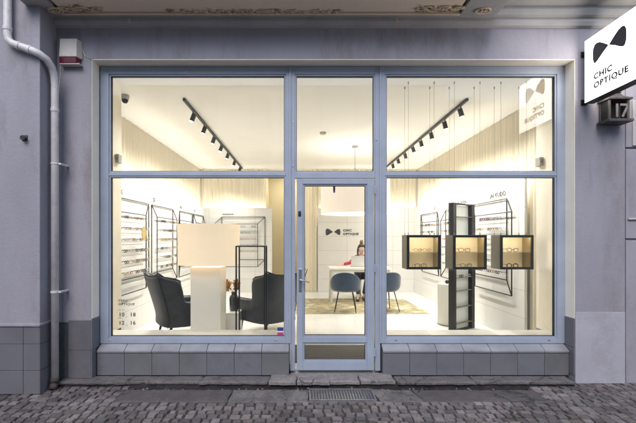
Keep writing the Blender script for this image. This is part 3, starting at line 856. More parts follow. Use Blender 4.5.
for zz in (fz(190),fz(268),fz(352)):
    MB().tube([(dx1+.008,YF-.016,zz-.045),(dx1+.008,YF-.016,zz+.045)],.010,8).build('hinge', M['frame'], door)
# lettering on the glass and sticker
yg = YF+.030
gf = frame_at((fx(117.2),yg,fz(306.0)),(1,0,0),(0,0,1)); q = 1/86.84
add_text('shop_name', [('CHIC',0,4.1*q,fit('',16*q),.0008,'LEFT',1.15),('OPTIQUE',0,0.3*q,fit('',16*q),.0008,'LEFT',1.15)], gf, M['logo'], wl)
add_text('opening_hours', [('10',0.3*q,-10.9*q,.062,.0012,'LEFT',1.0),('_',7.2*q,-10.9*q,.05,0,'LEFT',1.0),('18',11.6*q,-10.9*q,.062,.0012,'LEFT',1.0)], gf, M['logo'], wl,
   [[(0,-4.6*q),(2.2*q,-4.6*q),(2.2*q,-4.2*q),(0,-4.2*q)],[(4.0*q,-4.6*q),(5.8*q,-4.6*q),(5.8*q,-4.2*q),(4.0*q,-4.2*q)]])
add_text('opening_hours', [('12',0.3*q,-19.2*q,.062,.0012,'LEFT',1.0),('_',7.2*q,-19.2*q,.05,0,'LEFT',1.0),('16',11.6*q,-19.2*q,.062,.0012,'LEFT',1.0)], gf, M['logo'], wl,
   [[(0,-12.8*q),(2.8*q,-12.8*q),(2.8*q,-12.4*q),(0,-12.4*q)]])
mb = MB(); x0,x1 = fx(277.2),fx(283.2)
mb.box(x0,x1,yg,yg+.0015,fz(331.5),fz(328),0); mb.box(x0,x1,yg,yg+.0015,fz(333),fz(331.6),2); mb.box(x0,x1,yg,yg+.0015,fz(336.2),fz(333.1),1)
mb.build('sticker', [M['sticker'],M['sticker_red'],M['sticker_w']], wl)

# ------------------------------------------------------------------ neighbours
nb = thing('neighbouring_house', (-4,-.15,-.06), 'projecting plastered pier with grey tile base beside the downpipe', 'building')
mb = MB(); mb.box(-9,-2.71,-.29,-.002,.655,9); mb.box(-9,-2.695,-.315,-.002,.64,.668); mb.build('wall', M['plaster'], nb, bevel=.006)
mb = MB(); PY = -.30
mb.box(-9,-2.715,PY+.012,-.003,-.06,.64,1)
for za,zb in ((-.06,.18),(.184,.455),(.459,.638)):
    x = -2.712
    for w in (.165,.40,.40,.40,.40,.40,.40,.40):
        mb.box(x-w+.004,x,PY-.002,PY+.0115,za,zb,0); x -= w
for za,zb in ((-.06,.18),(.184,.455),(.459,.638)):
    mb.box(-2.7145,-2.703,PY+.0,-.004,za,zb,0)
mb.build('plinth', [M['tile_b'],M['grout']], nb, bevel=.002)
mb = MB(); X,Z0 = wx(25,4.11),wz(138,4.11)
mb.box(X-.03,X+.03,-.30,-.2905,Z0-.03,Z0+.03); mb.tube([(X,-.30,Z0),(X+.01,-.345,Z0-.01)],[.022,.026],10); mb.build('bell_push', M['iron'], nb, bevel=.004)
nr = thing('neighbouring_house', (5,.3,-.06), 'plastered house edge with horizontal joints right of the number lantern', 'building')
mb = MB()
zc = [-.06,wz(239.5,4.4)-.006,None]
mb.box(3.615,9,.004,.7,-.06,wz(239.5,4.4)-.010); mb.box(3.615,9,.004,.7,wz(239.5,4.4)+.010,wz(148,4.4)-.010); mb.box(3.615,9,.004,.7,wz(148,4.4)+.010,9)
mb.box(3.60,9,.03,.69,-.06,8.9)
mb.build('wall', M['plaster'], nr, bevel=.006)
mb = MB(); mb.box(3.63,5,-.018,.0035,wz(220,4.4),wz(218,4.4)); mb.build('band', M['cornice'], nr, bevel=.008)
mb = MB(); mb.box(3.68,5,-.012,.0035,wz(146,4.4),wz(100,4.4)); mb.build('raised_panel', M['cornice'], nr, bevel=.01)

# row of houses across the street, mirrored faintly in the shop glass
for i,(xa,xb,hh) in enumerate(((-26,-9.2,8.7),(-9,7.2,9.2),(7.4,26,8.5))):
    op = thing('opposite_house',((xa+xb)/2,-15,-.06),['plain grey house across the street, towards the left','plain grey house across the street, facing the shop','plain grey house across the street, towards the right'][i],'building','houses across the street')
    MB().box(xa,xb,-22,-15,-.1,hh).build('wall', M['pale_render'], op)
    for k in range(int((xb-xa)/2.6)):
        for zf in (1.0,4.2,7.0):
            x = xa+1.2+k*2.6
            if zf+1.7 < hh: MB().box(x,x+1.1,-14.995,-14.97,zf,zf+1.7).build('window', M['cornice'], op)

# downpipe
dp = thing('downpipe', (-2.64,-.14,-.06), 'grey painted rainwater downpipe bending around the corner of the pier', 'pipe')
mb = MB()
ptsd = [(-3.005,-.345,8.9),(-3.005,-.345,3.64),(-2.995,-.345,3.585),(-2.955,-.345,3.548),(-2.75,-.345,3.475),(-2.69,-.33,3.448),(-2.655,-.27,3.42),(-2.645,-.20,3.37),(-2.645,-.16,3.30),(-2.645,-.145,3.2),(-2.645,-.145,.06)]
mb.tube(ptsd,.037,14)
mb.build('pipe', M['pipe'], dp, smooth=True)
for a,b in (((-3.005,-.345,3.72),(-3.005,-.345,3.68)),((-2.90,-.345,3.528),(-2.875,-.345,3.519)),((-2.79,-.345,3.489),(-2.765,-.345,3.480)),((-2.645,-.145,2.95),(-2.645,-.145,2.91)),((-2.645,-.145,2.36),(-2.645,-.145,2.345)),((-2.645,-.145,.99),(-2.645,-.145,.965))):
    MB().tube([a,b],.0420,14).build('collar', M['pipe'], dp, bevel=.003)
for zz in (2.352,.977):
    mb = MB(); mb.box(-2.60,-2.575,-.155,-.002,zz-.010,zz+.010); mb.build('bracket', M['pipe'], dp, bevel=.002)
mb = MB(); mb.tube([(-2.645,-.145,.0605),(-2.645,-.15,-.0)],[.042,.043],14); mb.tube([(-2.645,-.15,-.0),(-2.64,-.19,-.055)],[.04,.042],14); mb.build('outlet', M['pipe_end'], dp, smooth=True)

# alarm box with cable
al = thing('alarm_box', (wx(68,4.4),0,wz(66,4.4)), 'white alarm siren box with dark red strobe lens on the facade', 'alarm')
x0,x1 = wx(59.5,4.33),wx(77,4.33); z0,z1 = wz(64.5,4.33),wz(38.5,4.33); zm = wz(57.2,4.33)
mb = MB(); mb.box(x0,x1+.03,-.075,-.002,z0,z0+.016); mb.hexa([(x0,-.085,zm),(x1,-.085,zm),(x1+.03,-.002,zm),(x0-.0,-.002,zm),(x0+.005,-.075,z1),(x1-.005,-.075,z1),(x1+.02,-.002,z1),(x0,-.002,z1)])
mb.build('housing', M['alarm_white'], al, bevel=.008)
mb = MB(); mb.hexa([(x0+.002,-.079,z0+.0165),(x1-.002,-.079,z0+.0165),(x1+.01,-.003,z0+.0165),(x0+.002,-.003,z0+.0165),(x0+.002,-.082,zm-.0005),(x1-.002,-.082,zm-.0005),(x1+.01,-.003,zm-.0005),(x0+.002,-.003,zm-.0005)])
mb.build('strobe', M['alarm_red'], al, bevel=.005)
mb = MB(); A = wx(79,4.4)
mb.tube([(A,-.006,wz(46,4.4)),(A+.04,-.006,wz(50,4.4)),(A+.07,-.006,wz(56,4.4)),(A+.14,-.006,wz(59.4,4.4))],.004,6); mb.tube([(wx(61,4.4),-.006,wz(66,4.4)),(wx(59,4.4),-.006,wz(95,4.4)),(wx(58.6,4.4),-.006,wz(130,4.4))],.004,6)
mb.build('cable', M['pipe'], al, smooth=True)

# projecting sign
SX = 3.086; sy0,sy1 = -.82,-.085; sz0,sz1 = 3.017,3.700
sg = thing('projecting_sign', (SX+.05,0,3.35), 'lit white square shop sign with dark bow tie logo on brackets', 'sign')
mb = MB(); mb.box(SX+.004,SX+.106,sy0,sy1,sz0,sz1)
mb.build('box', M['black'], sg, bevel=.004)
mb = MB(); mb.box(SX,SX+.0035,sy0+.009,sy1-.009,sz0+.034,sz1-.009); mb.box(SX,SX+.0035,sy0+.009,sy1-.009,sz0+.009,sz0+.029)
mb.box(SX+.1065,SX+.110,sy0+.009,sy1-.009,sz0+.009,sz1-.009); fcp = mb.build('face', M['sign_face'], sg)
cy,cz = (sy0+sy1)/2, sz0
sf = frame_at((SX-.003,cy,cz),(0,-1,0),(0,0,1))
add_text('lettering', [('CHIC',-.2235,.205,fit('',.435),.0044,'LEFT',1.15),('OPTIQUE',-.2235,.112,fit('',.435),.0044,'LEFT',1.15)], sf, M['logo'], fcp,
   [[(u-.02,v+.475) for u,v in lobe(.218,.20,-1,.0)],[(u-.02,v+.475) for u,v in lobe(.218,.20,1,.0)]])
for zz in (3.06,3.59):
    mb = MB(); mb.box(SX+.035,SX+.075,sy1+.0005,-.004,zz-.018,zz+.018); mb.box(SX+.02,SX+.09,-.014,-.0005,zz-.03,zz+.03); mb.build('bracket', M['black'], sg, bevel=.003)

# house-number lantern
hl = thing('house_number_lantern', (3.41,0,2.8), 'old cast iron house number lantern showing 17 under the lit sign', 'lantern')
x0,x1 = 3.30,3.52; z0,z1 = 2.83,3.04; yb,yf = -.012,-.16
mb = MB()
for x in (x0,x1):
    s = 1 if x == x0 else -1
    mb.box(x,x+s*.020,yf,yf+.02,z0,z1); mb.box(x,x+s*.020,yb-.02,yb,z0,z1)
mb.box(x0-.02,x1+.02,yf-.02,yb,z1+.0005,z1+.022); mb.box(x0-.025,x1+.025,yf-.028,yb,z0-.028,z0-.0005)
mb.build('frame', M['iron'], hl, bevel=.003)
mb = MB()
xm=(x0+x1)/2
def fr(h0,h1,w0,w1,d0,d1): mb.hexa([(xm-w0,yb-d0,h0),(xm+w0,yb-d0,h0),(xm+w0,yb-.0,h0),(xm-w0,yb-.0,h0),(xm-w1,yb-d1,h1),(xm+w1,yb-d1,h1),(xm+w1,yb-.0,h1),(xm-w1,yb-.0,h1)])
fr(z1+.0225,z1+.06,.125,.085,.15,.10); fr(z1+.0605,z1+.095,.083,.062,.098,.075); fr(z1+.0955,z1+.115,.075,.07,.09,.085)
mb.build('roof', M['iron'], hl, bevel=.004)
mb = MB(); mb.box(x0+.021,x1-.021,yb-.03,yb,z0,z1); mb.box(x0+.004,x0+.009,yf+.0205,yb-.031,z0,z1); mb.box(x1-.009,x1-.004,yf+.0205,yb-.031,z0,z1); mb.build('backing', M['iron_dark'], hl)
hf = frame_at((xm,yf+.004,z0+.035),(1,0,0),(0,0,1))
add_text('numerals', [('1',-.078,-.010,.205,.002,'LEFT',1.1),('7',.004,-.010,.205,.002,'LEFT',1.1)], hf, M['numeral'], hl)

# ------------------------------------------------------------------ curtains
def curtain(name, p0, p1, z0, z1, label, wl_=.12, amp=.022, seed=0):
    r = random.Random(seed); p0 = Vector(p0); p1 = Vector(p1); d = p1-p0; L = d.length; d.normalize(); nrm = Vector((-d.y,d.x))
    n = int(L/.014); ph = [r.uniform(0,6.28) for _ in range(4)]
    rows = []
    nz = 6
    for iz in range(nz+1):
        z = z0+(z1-z0)*iz/nz; row = []
        for i in range(n+1):
            s = L*i/n; w = s/wl_*2*PI
            a = amp*(math.sin(w+.9*math.sin(w*.23+ph[0])+ .25*math.sin(iz*.8+ph[3]))+.35*math.sin(w*.47+ph[1])+.2*math.sin(w*1.9+ph[2]))*(.75+.25*(1-iz/nz))
            p = p0+d*s+nrm*a
            row.append((p.x,p.y,z))
        rows.append(row)
    mb = MB(); mb.grid(rows)
    o = mb.build(name, M['curtain'], smooth=True, recalc=False)
    return tag(o, label, 'curtain', 'cream curtains along the walls')
curtain('curtain',(-2.90,.80),(-2.90,6.93),1.9,3.525,'long cream pleated curtain above the panels of the left wall',seed=1)
curtain('curtain',(3.345,1.34),(3.345,6.93),1.9,3.525,'long cream pleated curtain above the panels of the right wall',seed=2)
curtain('curtain',(3.30,.78),(3.32,1.30),.05,3.525,'floor length cream drape beside the right window jamb',wl_=.13,amp=.035,seed=3)
curtain('curtain',(-2.85,6.93),(-1.22,6.93),1.9,3.525,'cream pleated curtain over the small rear panel left of the passage',seed=4)
curtain('curtain',(.30,6.93),(3.27,6.93),1.9,3.525,'cream pleated curtain above the logo wall',seed=5)
curtain('curtain',(-1.20,6.96),(-1.0,6.90),.05,3.525,'narrow drape at the left side of the rear passage',wl_=.09,seed=6)
curtain('curtain',(.12,6.90),(.44,6.90),.05,3.525,'narrow drape at the right side of the rear passage',wl_=.09,seed=7)

# ------------------------------------------------------------------ eyewear
def glasses_mesh(kind):
    mb = MB(); shp = kind % 3
    def rim(cx):
        pts = []
        for k in range(14):
            a = 2*PI*k/14; c, s = math.cos(a), math.sin(a)
            if shp == 0: x, z = .025*c, .021*s
            elif shp == 1: x, z = .027*math.copysign(abs(c)**.6,c), .018*math.copysign(abs(s)**.6,s)
            else: x, z = .026*c+.003*s*(1 if cx > 0 else -1), .019*s+.003*abs(c)
            pts.append((cx+x, 0, z))
        mb.tube(pts, .0052 if kind % 2 == 0 else .0036, 5, closed=True)
    rim(-.034); rim(.034)
    mb.tube([(-.010,0,.005),(0,-.003,.008),(.010,0,.005)],.0025,5)
    for s in (-1,1): mb.tube([(s*.061,0,.010),(s*.064,.02,.010),(s*.060,.08,.008),(s*.058,.105,-.012)],.0026,5)
    return mb
GMESH = []
for k in range(6):
    o = glasses_mesh(k).build('eyeglasses', GL[k], smooth=True)
    GMESH.append(o.data); bpy.data.objects.remove(o)
NG = 0
def put_glasses(loc, rz, label, group, rnd, weights=(5,3,2,2,1,3), sc_=1.05):
    global NG
    k = rnd.choices(range(6), weights)[0]
    o = bpy.data.objects.new('eyeglasses', GMESH[k]); COL.objects.link(o)
    o.location = loc; o.rotation_euler = (rnd.uniform(-.05,.05),0,rz+rnd.uniform(-.06,.06)); o.scale = (sc_,)*3
    tag(o, label, 'eyeglasses', group); NG += 1
ORD = ['top','second','third','fourth','fifth','lowest']

def wire_frame(origin, u, n, w, h, du, dz, depth, label, txt, gname, ncol, rows=6, tsz=.10, tal=None):
    """oblique wire cuboid on a wall. origin: lower corner of rect A on the wall; u along the wall, n out of it"""
    O = Vector(origin); u = Vector(u); n = Vector(n); Z = Vector((0,0,1))
    t = thing('eyewear_rack', O, label, 'eyewear rack', 'black wire eyewear racks on the white panels')
    A = [O+n*.02, O+u*w+n*.02, O+u*w+Z*h+n*.02, O+Z*h+n*.02]
    Bq = [p+u*du+Z*dz+n*depth for p in A]
    mb = MB(); r = .0095
    for q in (A,Bq):
        for i in range(4): mb.tube([q[i],q[(i+1)%4]],r,6)
    for i in range(4): mb.tube([A[i],Bq[i]],r,6)
    mb.build('wire_outline', M['black'], t)
    rnd = random.Random(hash(gname) & 0xffff if False else sum(map(ord,gname)))
    lo = max(0,du); hi = w+min(0,du)
    for k in range(rows):
        z = h+dz-.10-k*.172
        if z < .06: break
        p0 = O+u*(lo-.02)+Z*z+n*.03; p1 = O+u*(hi+.02)+Z*z+n*.03
        m2 = MB(); m2.tube([p0,p1],.003,5); m2.build('rail', M['sensor'], t)
        for c in range(ncol):
            if rnd.random() < .10: continue
            s = lo+.09+(hi-lo-.18)*c/(ncol-1)+rnd.uniform(-.02,.02)
            P = O+u*s+Z*(z+.026)+n*.115
            rz = math.atan2(n.y,n.x)+PI/2
            put_glasses(P, rz, 'glasses on the %s rail of the %s' % (ORD[k],gname), 'glasses on the %s rail of the %s' % (ORD[k],gname), rnd)
    if txt:
        right = u if (u.cross(Z)).dot(n) > 0 else -u
        f = frame_at(O+u*(w*(tal if tal is not None else .5))+Z*(h+.06)+n*.004, right, Z)
        add_text('brand_lettering', [(txt,0,0,tsz,.001,'CENTER',1.0)], f, M['logo'], t)
    return t
Uy = (0,1,0)
L0 = PL+.001
zA, hA = .905, 1.26
def lz(Z): return Z-4.4
wire_frame((L0,lz(5.88),zA),Uy,(1,0,0),1.22,hA,-.20,-.215,.03,'nearest black wire frame on the left wall, above the opening hours','IK','nearest frame of the left wall',7,tsz=.12,tal=.14)
wire_frame((L0,lz(7.24),zA),Uy,(1,0,0),1.19,hA,.19,-.215,.03,'second black wire frame from the window on the left wall','SF','second frame of the left wall',7,tsz=.12,tal=.14)
wire_frame((L0,lz(8.92),zA),Uy,(1,0,0),1.05,hA,-.16,-.215,.03,'third black wire frame on the left wall, just before the last one','HO','third frame of the left wall',6,tal=.14)
wire_frame((L0,lz(10.06),zA),Uy,(1,0,0),.98,hA,.12,-.215,.03,'farthest black wire frame on the left wall, in the corner','BL','farthest frame of the left wall',5,tal=.2)
R0 = PR-.001
wire_frame((R0,lz(6.12),zA),Uy,(-1,0,0),1.25,hA,-.20,-.215,.03,'nearest black wire frame on the right wall, under the words JAI KUDO','JAI KUDO','nearest frame of the right wall',7,tsz=.105,tal=.26)
wire_frame((R0,lz(7.55),zA),Uy,(-1,0,0),1.15,hA,.22,-.215,.03,'black wire frame behind the dark display tower on the right wall','ORGREEN','right wall frame behind the tower',6,tal=.3)
wire_frame((R0,lz(9.25),zA),Uy,(-1,0,0),1.25,hA,-.20,-.215,.03,'farthest black wire frame on the right wall, near the rear corner','GO','farthest frame of the right wall',5,tsz=.12,tal=.12)
zb = wz(259.5,11.2)
wire_frame((wx(222,11.2),PB-.001,zb),(1,0,0),(0,-1,0),wx(265,11.2)-wx(222,11.2),wz(217,11.2)-zb,-.20,-.20,.05,'black wire frame on the rear panel behind the big lamp','ANDERSON','frame on the rear panel',6,rows=6,tsz=.055,tal=.14)
# brass disc among the rails of the nearest left frame
P = (wx(135.3,6.5),lz(6.5),wz(233,6.5))
mb = MB(); mb.prism([(.09*math.cos(2*PI*k/20),.115*math.sin(2*PI*k/20)) for k in range(20)], lambda u,v,d: (PL+.17+d,P[1]+u,P[2]+v), 0,.006)
tag(mb.build('price_disc', M['gold_leaf']), 'oval brass coloured disc hanging among the glasses of the nearest left frame', 'disc')

# ------------------------------------------------------------------ track lights
LIGHTS = []
def spot(loc, target, power, size=2.3, blend=1.0, col=(1.0,.955,.89), parent=None, rad=.03):
    l = bpy.data.lights.new('spot_lamp','SPOT'); l.energy = power; l.spot_size = size; l.spot_blend = blend; l.color = col; l.shadow_soft_size = rad
    o = bpy.data.objects.new('spot_lamp', l); COL.objects.link(o)
    d = Vector(target)-Vector(loc); o.rotation_euler = d.to_track_quat('-Z','Y').to_euler()
    o.location = Vector(loc)-(base_of(parent) if parent else Vector((0,0,0)))
    if parent: o.parent = parent
    return o
TZ = CZ-.045
SPOT_P = 78
def track(X, z0, z1, zs, side, label):
    t = thing('track_light', (X,lz((z0+z1)/2),CZ), label, 'track light', 'black ceiling tracks with spotlights')
    mb = MB(); mb.box(X-.018,X+.018,lz(z0),lz(z1),CZ-.04,CZ-.0008); mb.build('rail', M['black_soft'], t, bevel=.003)
    for i, Z in enumerate(zs):
        Y = lz(Z); rr = random.Random(i*7+int(side*3))
        tgt = Vector((side*(2.9 if side > 0 else 2.6)*.9+(.25 if side>0 else 0), Y+rr.uniform(-.5,.35), 1.3))
        c = Vector((X+.0,Y,CZ-.135)); d = (tgt-c).normalized()
        mb = MB(); mb.tube([(X,Y,CZ-.0405),(X,Y,CZ-.10)],.010,8); mb.tube([c-d*.055,c+d*.065],.036,14)
        h = mb.build('spot_head', M['black_soft'], t, bevel=.002)
        mb = MB(); mb.tube([c+d*.0652,c+d*.0665],.030,14); mb.build('lens', M['lens'], h)
        spot(c+d*.085, tgt, SPOT_P, parent=t)
track(-1.65,5.58,11.1,[6.05,6.74,7.46,8.15,8.89,9.77,10.66],-1,'black ceiling track with seven spotlights on the left half of the ceiling')
track(2.345,5.58,11.0,[5.81,6.45,7.12,7.72,8.26,8.89,9.53,10.1],1,'black ceiling track with eight spotlights on the right half of the ceiling')
# small ceiling fittings
X,Y = wx(125,5.48),lz(5.48)
t = thing('dome_camera', (X,Y,CZ), 'small dark dome camera under the ceiling in the upper left pane', 'camera')
MB().lathe(X,Y,[(.055,CZ-.001),(.055,CZ-.045),(.048,CZ-.06)],18).build('base', M['sensor'], t, smooth=False)
mb = MB(); mb.lathe(X,Y,[(.043,CZ-.0605),(.040,CZ-.085),(.026,CZ-.105),(.004,CZ-.112)],16); mb.build('dome', M['black'], t, smooth=True)
X,Y = wx(323,7.4),lz(7.4)
o = MB().lathe(X,Y,[(.06,CZ-.001),(.06,CZ-.02),(.045,CZ-.04)],18).build('smoke_detector', M['sensor']); tag(o,'small round smoke detector on the ceiling seen above the door','smoke detector')
for X,lab in ((OL+.006,'small grey thermostat box on the left window jamb'),(OR_-.046,'small grey thermostat box on the right window jamb')):
    Z = 5.0 if X < 0 else 5.02
    t = thing('thermostat',(X,lz(Z),wz(160,Z)),lab,'thermostat')
    zc = wz(159 if X < 0 else 162,Z)
    MB().box(X,X+.04,lz(Z)-.05,lz(Z)+.05,zc-.055,zc+.055).build('case', M['sensor'], t, bevel=.006)
    MB().box(X+.012,X+.028,lz(Z)-.058,lz(Z)-.0505,zc-.02,zc+.02).build('dial', M['case_side'], t)

# ------------------------------------------------------------------ pendant over the desk
PX,PZ = wx(355,8.5),8.5; PY_ = lz(PZ); rad = .735
pz0,pz1 = wz(213.5,PZ-rad*.3),2.80
pd = thing('pendant_lamp',(PX,PY_,CZ),'huge cream drum pendant lamp hanging above the reception desk','lamp')
mb = MB(); mb.lathe(PX,PY_,[(rad,pz0),(rad,pz1)],64,cap=False); mb.lathe(PX,PY_,[(rad-.006,pz1),(rad-.006,pz0)],64,cap=False)
b=len(mb.v); mb.build('shade', M['pendant_shade'], pd, smooth=True, recalc=False)
MB().lathe(PX,PY_,[(rad-.012,pz0+.012),(rad-.012,pz0+.022)],64).build('diffuser', M['diffuser'], pd)
mb = MB(); mb.tube([(PX,PY_,pz1),(PX,PY_,CZ-.03)],.006,8); mb.lathe(PX,PY_,[(.07,CZ-.03),(.07,CZ-.001)],20)
for a in range(3):
    A=2*PI*a/3; mb.tube([(PX,PY_,pz1+.25),(PX+(rad-.006)*math.cos(A),PY_+(rad-.006)*math.sin(A),pz1-.005)],.0025,6)
mb.build('suspension', M['steel'], pd)
mb = MB(); mb.ball((PX,PY_,pz1-.25),.07,14); mb.build('bulb', M['bulb'], pd, smooth=True)

# ------------------------------------------------------------------ floor lamp
LZ = 5.8; X,Y = wx(209,LZ),lz(LZ)
fl = thing('floor_lamp',(X,Y,.03),'giant cream drum lamp on a pale square column between the armchairs','lamp')
bw = .212
MB().box(X-bw,X+bw,Y-bw,Y+bw,.03,wz(264,LZ)-.03).build('column', M['lamp_base'], fl, bevel=.006)
s0,s1 = wz(264.2,LZ),wz(224.5,LZ); rr = .435
mb = MB(); mb.lathe(X,Y,[(rr,s0),(rr+.012,s1)],64,cap=False); mb.lathe(X,Y,[(rr+.007,s1),(rr-.005,s0)],64,cap=False); mb.build('shade', M['lamp_shade'], fl, smooth=True, recalc=False)
mb = MB(); mb.lathe(X,Y,[(rr+.0075,s0),(rr+.0075,s0+.008)],64,cap=False); mb.lathe(X,Y,[(rr+.0195,s1-.008),(rr+.0195,s1)],64,cap=False); mb.build('hem', M['lamp_shade'], fl, smooth=True)
mb = MB(); mb.tube([(X,Y,wz(264,LZ)-.03),(X,Y,s0+.20)],.012,8); mb.build('stem', M['steel'], fl)
mb = MB(); mb.ball((X,Y,s0+.26),.06,14); mb.build('bulb', M['bulb'], fl, smooth=True)

# ------------------------------------------------------------------ wing armchairs
def armchair(label):
    t = thing('wing_armchair',(0,0,0),label,'armchair','dark wing armchairs')
    # horizontal U: from front of one arm, round the back, to the front of the other. facing +X
    half = [(.37,-.345,.595),(.22,-.355,.60),(.06,-.36,.605),(-.06,-.365,.61),(-.115,-.368,.63),(-.130,-.372,.70),(-.138,-.376,.86),(-.146,-.380,.97),(-.185,-.378,1.005),(-.27,-.366,1.035),(-.33,-.335,1.10),(-.372,-.25,1.045),(-.385,-.12,1.03)]
    path = half+[(-.39,0,1.025)]+[(x,-y,t_) for x,y,t_ in half[::-1]]
    rows = []; nz = 8
    for iz in range(nz+1):
        f = iz/nz; row = []
        for x,y,tp in path:
            z = .21+(tp-.21)*f
            wgt = min(1,max(0,(-.02-x)/.24))
            lean = -.30*wgt*max(0,(z-.36))**1.15
            flare = (1+.16*max(0,z-.55)*wgt)*(.90+.10*min(1,f*2.2))
            wing = .07*max(0,(z-.72)/.3)*(1 if -.26 < x < -.12 else (.5 if -.34 < x < -.12 else 0))
            row.append((x+lean-(.02 if f == 0 else 0)*wgt, y*flare+math.copysign(wing,y), z))
        rows.append(row)
    mb = MB(); mb.grid(rows)
    o = mb.build('shell', M['velvet'], t, smooth=True, recalc=True)
    s = o.modifiers.new('thick','SOLIDIFY'); s.thickness = .085; s.offset = 0
    sb = o.modifiers.new('smooth','SUBSURF'); sb.levels = 2; sb.render_levels = 2
    # outer seams
    mb = MB()
    for c in (10,16):
        mb.tube([Vector(rows[k][c])+Vector((-.032,(-.030 if c == 10 else .030),0)) for k in range(nz+1)],.006,6)
    mb.build('seam', M['piping'], t, smooth=True)
    mb = MB(); mb.tube([Vector(p)+Vector((0,0,-.002)) for p in rows[-1]],.013,6); mb.build('rim_piping', M['piping'], t, smooth=True)
    mb = MB(); mb.box(-.30,.36,-.29,.29,.235,.34); mb.build('seat_base', M['velvet'], t, bevel=.03)
    mb = MB(); mb.box(-.26,.38,-.285,.285,.345,.47); mb.build('cushion', M['velvet'], t, bevel=.04)
    for sx,sy in ((.30,.28),(.30,-.28),(-.30,.26),(-.30,-.26)):
        mb = MB(); ox = -.05 if sx < 0 else .02
        mb.tube([(sx,sy,.235),(sx+ox,sy*1.05,0.0)],[.026,.014],8); mb.build('leg', M['wood_dark'], t)
    return t
a1 = armchair('dark grey wing armchair left of the big lamp, its side to the window')
Z1 = 6.25; a1.location = (wx(185,Z1),lz(Z1),.03); a1.rotation_euler = (0,0,math.radians(35))
a1.scale = (.95,.95,.93)
a2 = dup(a1, loc=(wx(266,6.5),lz(6.5),.03), rz=math.radians(134), label='dark grey wing armchair behind the tall wire stand near the door')

# side table, vase, flowers
Z = 6.25; X,Y = wx(229,Z),lz(Z)
sd = thing('side_table',(X,Y,.03),'low white cube table carrying the dark vase beside the lamp','table')
ztop = wz(310.5,Z)
MB().box(X-.19,X+.19,Y-.19,Y+.19,ztop-.03,ztop).build('top', M['white_lacquer'], sd, bevel=.004)
mb=MB(); mb.box(X-.18,X+.18,Y-.18,Y+.18,.03,ztop-.031); mb.build('body', M['white_lacquer'], sd, bevel=.004)
vx = wx(234,Z)
mb = MB(); mb.lathe(vx,Y,[(.055,ztop+.001),(.072,ztop+.02),(.074,ztop+.20),(.062,ztop+.235),(.040,ztop+.25),(.040,ztop+.285),(.046,ztop+.295),(.038,ztop+.295),(.034,ztop+.25),(.03,ztop+.24)],20)
tag(mb.build('vase', M['vase'], smooth=True),'dark smoked glass vase on the low white table','vase')
fw = thing('dried_flowers',(vx,Y,ztop+.28),'two orange brown dried flower heads standing in the dark vase','flowers')
for s,hx in ((-1,228),(1,236)):
    tip = Vector((wx(hx,Z),Y+.02*s,wz(285,Z)))
    MB().tube([(vx,Y,ztop+.05),(vx+.01*s,Y,ztop+.29),tip],.004,6).build('stem', M['stem'], fw)
    rr2 = random.Random(hx); mb = MB()
    for i in range(46):
        d = Vector((rr2.gauss(0,1),rr2.gauss(0,1),rr2.gauss(0,1.3))).normalized()
        p = tip+Vector((d.x*.038,d.y*.038,d.z*.062)); q_ = tip+Vector((d.x*.075,d.y*.07,d.z*.105)); sd_ = d.orthogonal().normalized()*.016
        b = len(mb.v); mb.v += [tuple(p),tuple((p+q_)/2+sd_),tuple(q_),tuple((p+q_)/2-sd_)]; mb.face((b,b+1,b+2,b+3))
    mb.ball(tip,.045,10,sz=1.5)
    mb.build('flower_head', M['flower'], fw, recalc=False)

# tall wire stand
x0,x1 = wx(236.2,5.15),wx(264.8,5.15); y0,y1 = lz(5.15),lz(5.41); zt = wz(247,5.15)
ws = thing('wire_stand',((x0+x1)/2,(y0+y1)/2,.03),'tall black square wire stand before the armchair by the door','stand')
mb = MB(); r=.0095
for x in (x0,x1):
    for y in (y0,y1): mb.box(x-r,x+r,y-r,y+r,.031,zt)
for zz in (.05,):
    for y in (y0,y1): mb.box(x0+r+.0005,x1-r-.0005,y-r*.9,y+r*.9,zz-r,zz+r)
    for x in (x0,x1): mb.box(x-r*.9,x+r*.9,y0+r+.0005,y1-r-.0005,zz-r,zz+r)
mb.build('frame', M['black'], ws)
MB().box(x0-r,x1+r,y0-r,y1+r,zt+.0005,zt+.016).build('top_plate', M['black'], ws, bevel=.002)

# ------------------------------------------------------------------ blue chairs, desk, rug
def bluechair(label):
    t = thing('shell_chair',(0,0,0),label,'chair','blue shell chairs at the reception desk')
    rows = []; nz = 6
    for iz in range(nz+1):
        f = iz/nz; row = []
        for k in range(15):
            a = PI*(-.10)+PI*1.2*k/14                       # from one front corner round the back (-Y side) to the other
            cx_, cy_ = math.cos(a), -math.sin(a)
            top = .44+.36*max(0,math.sin(a))**.55+.05
            rad_ = .10+.185*(min(1,f*2.1))**.55+.03*f
            z = .43+(top-.43)*max(0,(f-.25)/.75)**1.15
            row.append((rad_*1.0*cx_*(1.0 if cy_ < 0 else .95), rad_*cy_*1.0-.05*max(0,z-.45), z))
        rows.append(row)
    mb = MB(); mb.grid(rows); o = mb.build('shell', M['blue_fabric'], t, smooth=True)
    s = o.modifiers.new('thick','SOLIDIFY'); s.thickness = .03; s.offset = 0
    b = o.modifiers.new('smooth','SUBSURF'); b.levels = 1; b.render_levels = 2
    mb = MB(); mb.lathe(0,.02,[(.20,.43),(.235,.45),(.24,.475),(.20,.495),(.10,.50)],24); mb.build('seat', M['blue_fabric'], t, smooth=True)
    for sx,sy in ((1,1),(1,-1),(-1,1),(-1,-1)):
        MB().tube([(sx*.14,sy*.13,.43),(sx*.22,sy*.22,0)],[.011,.009],8).build('leg', M['black'], t)
    return t
c1 = bluechair('blue upholstered shell chair in full view through the door')
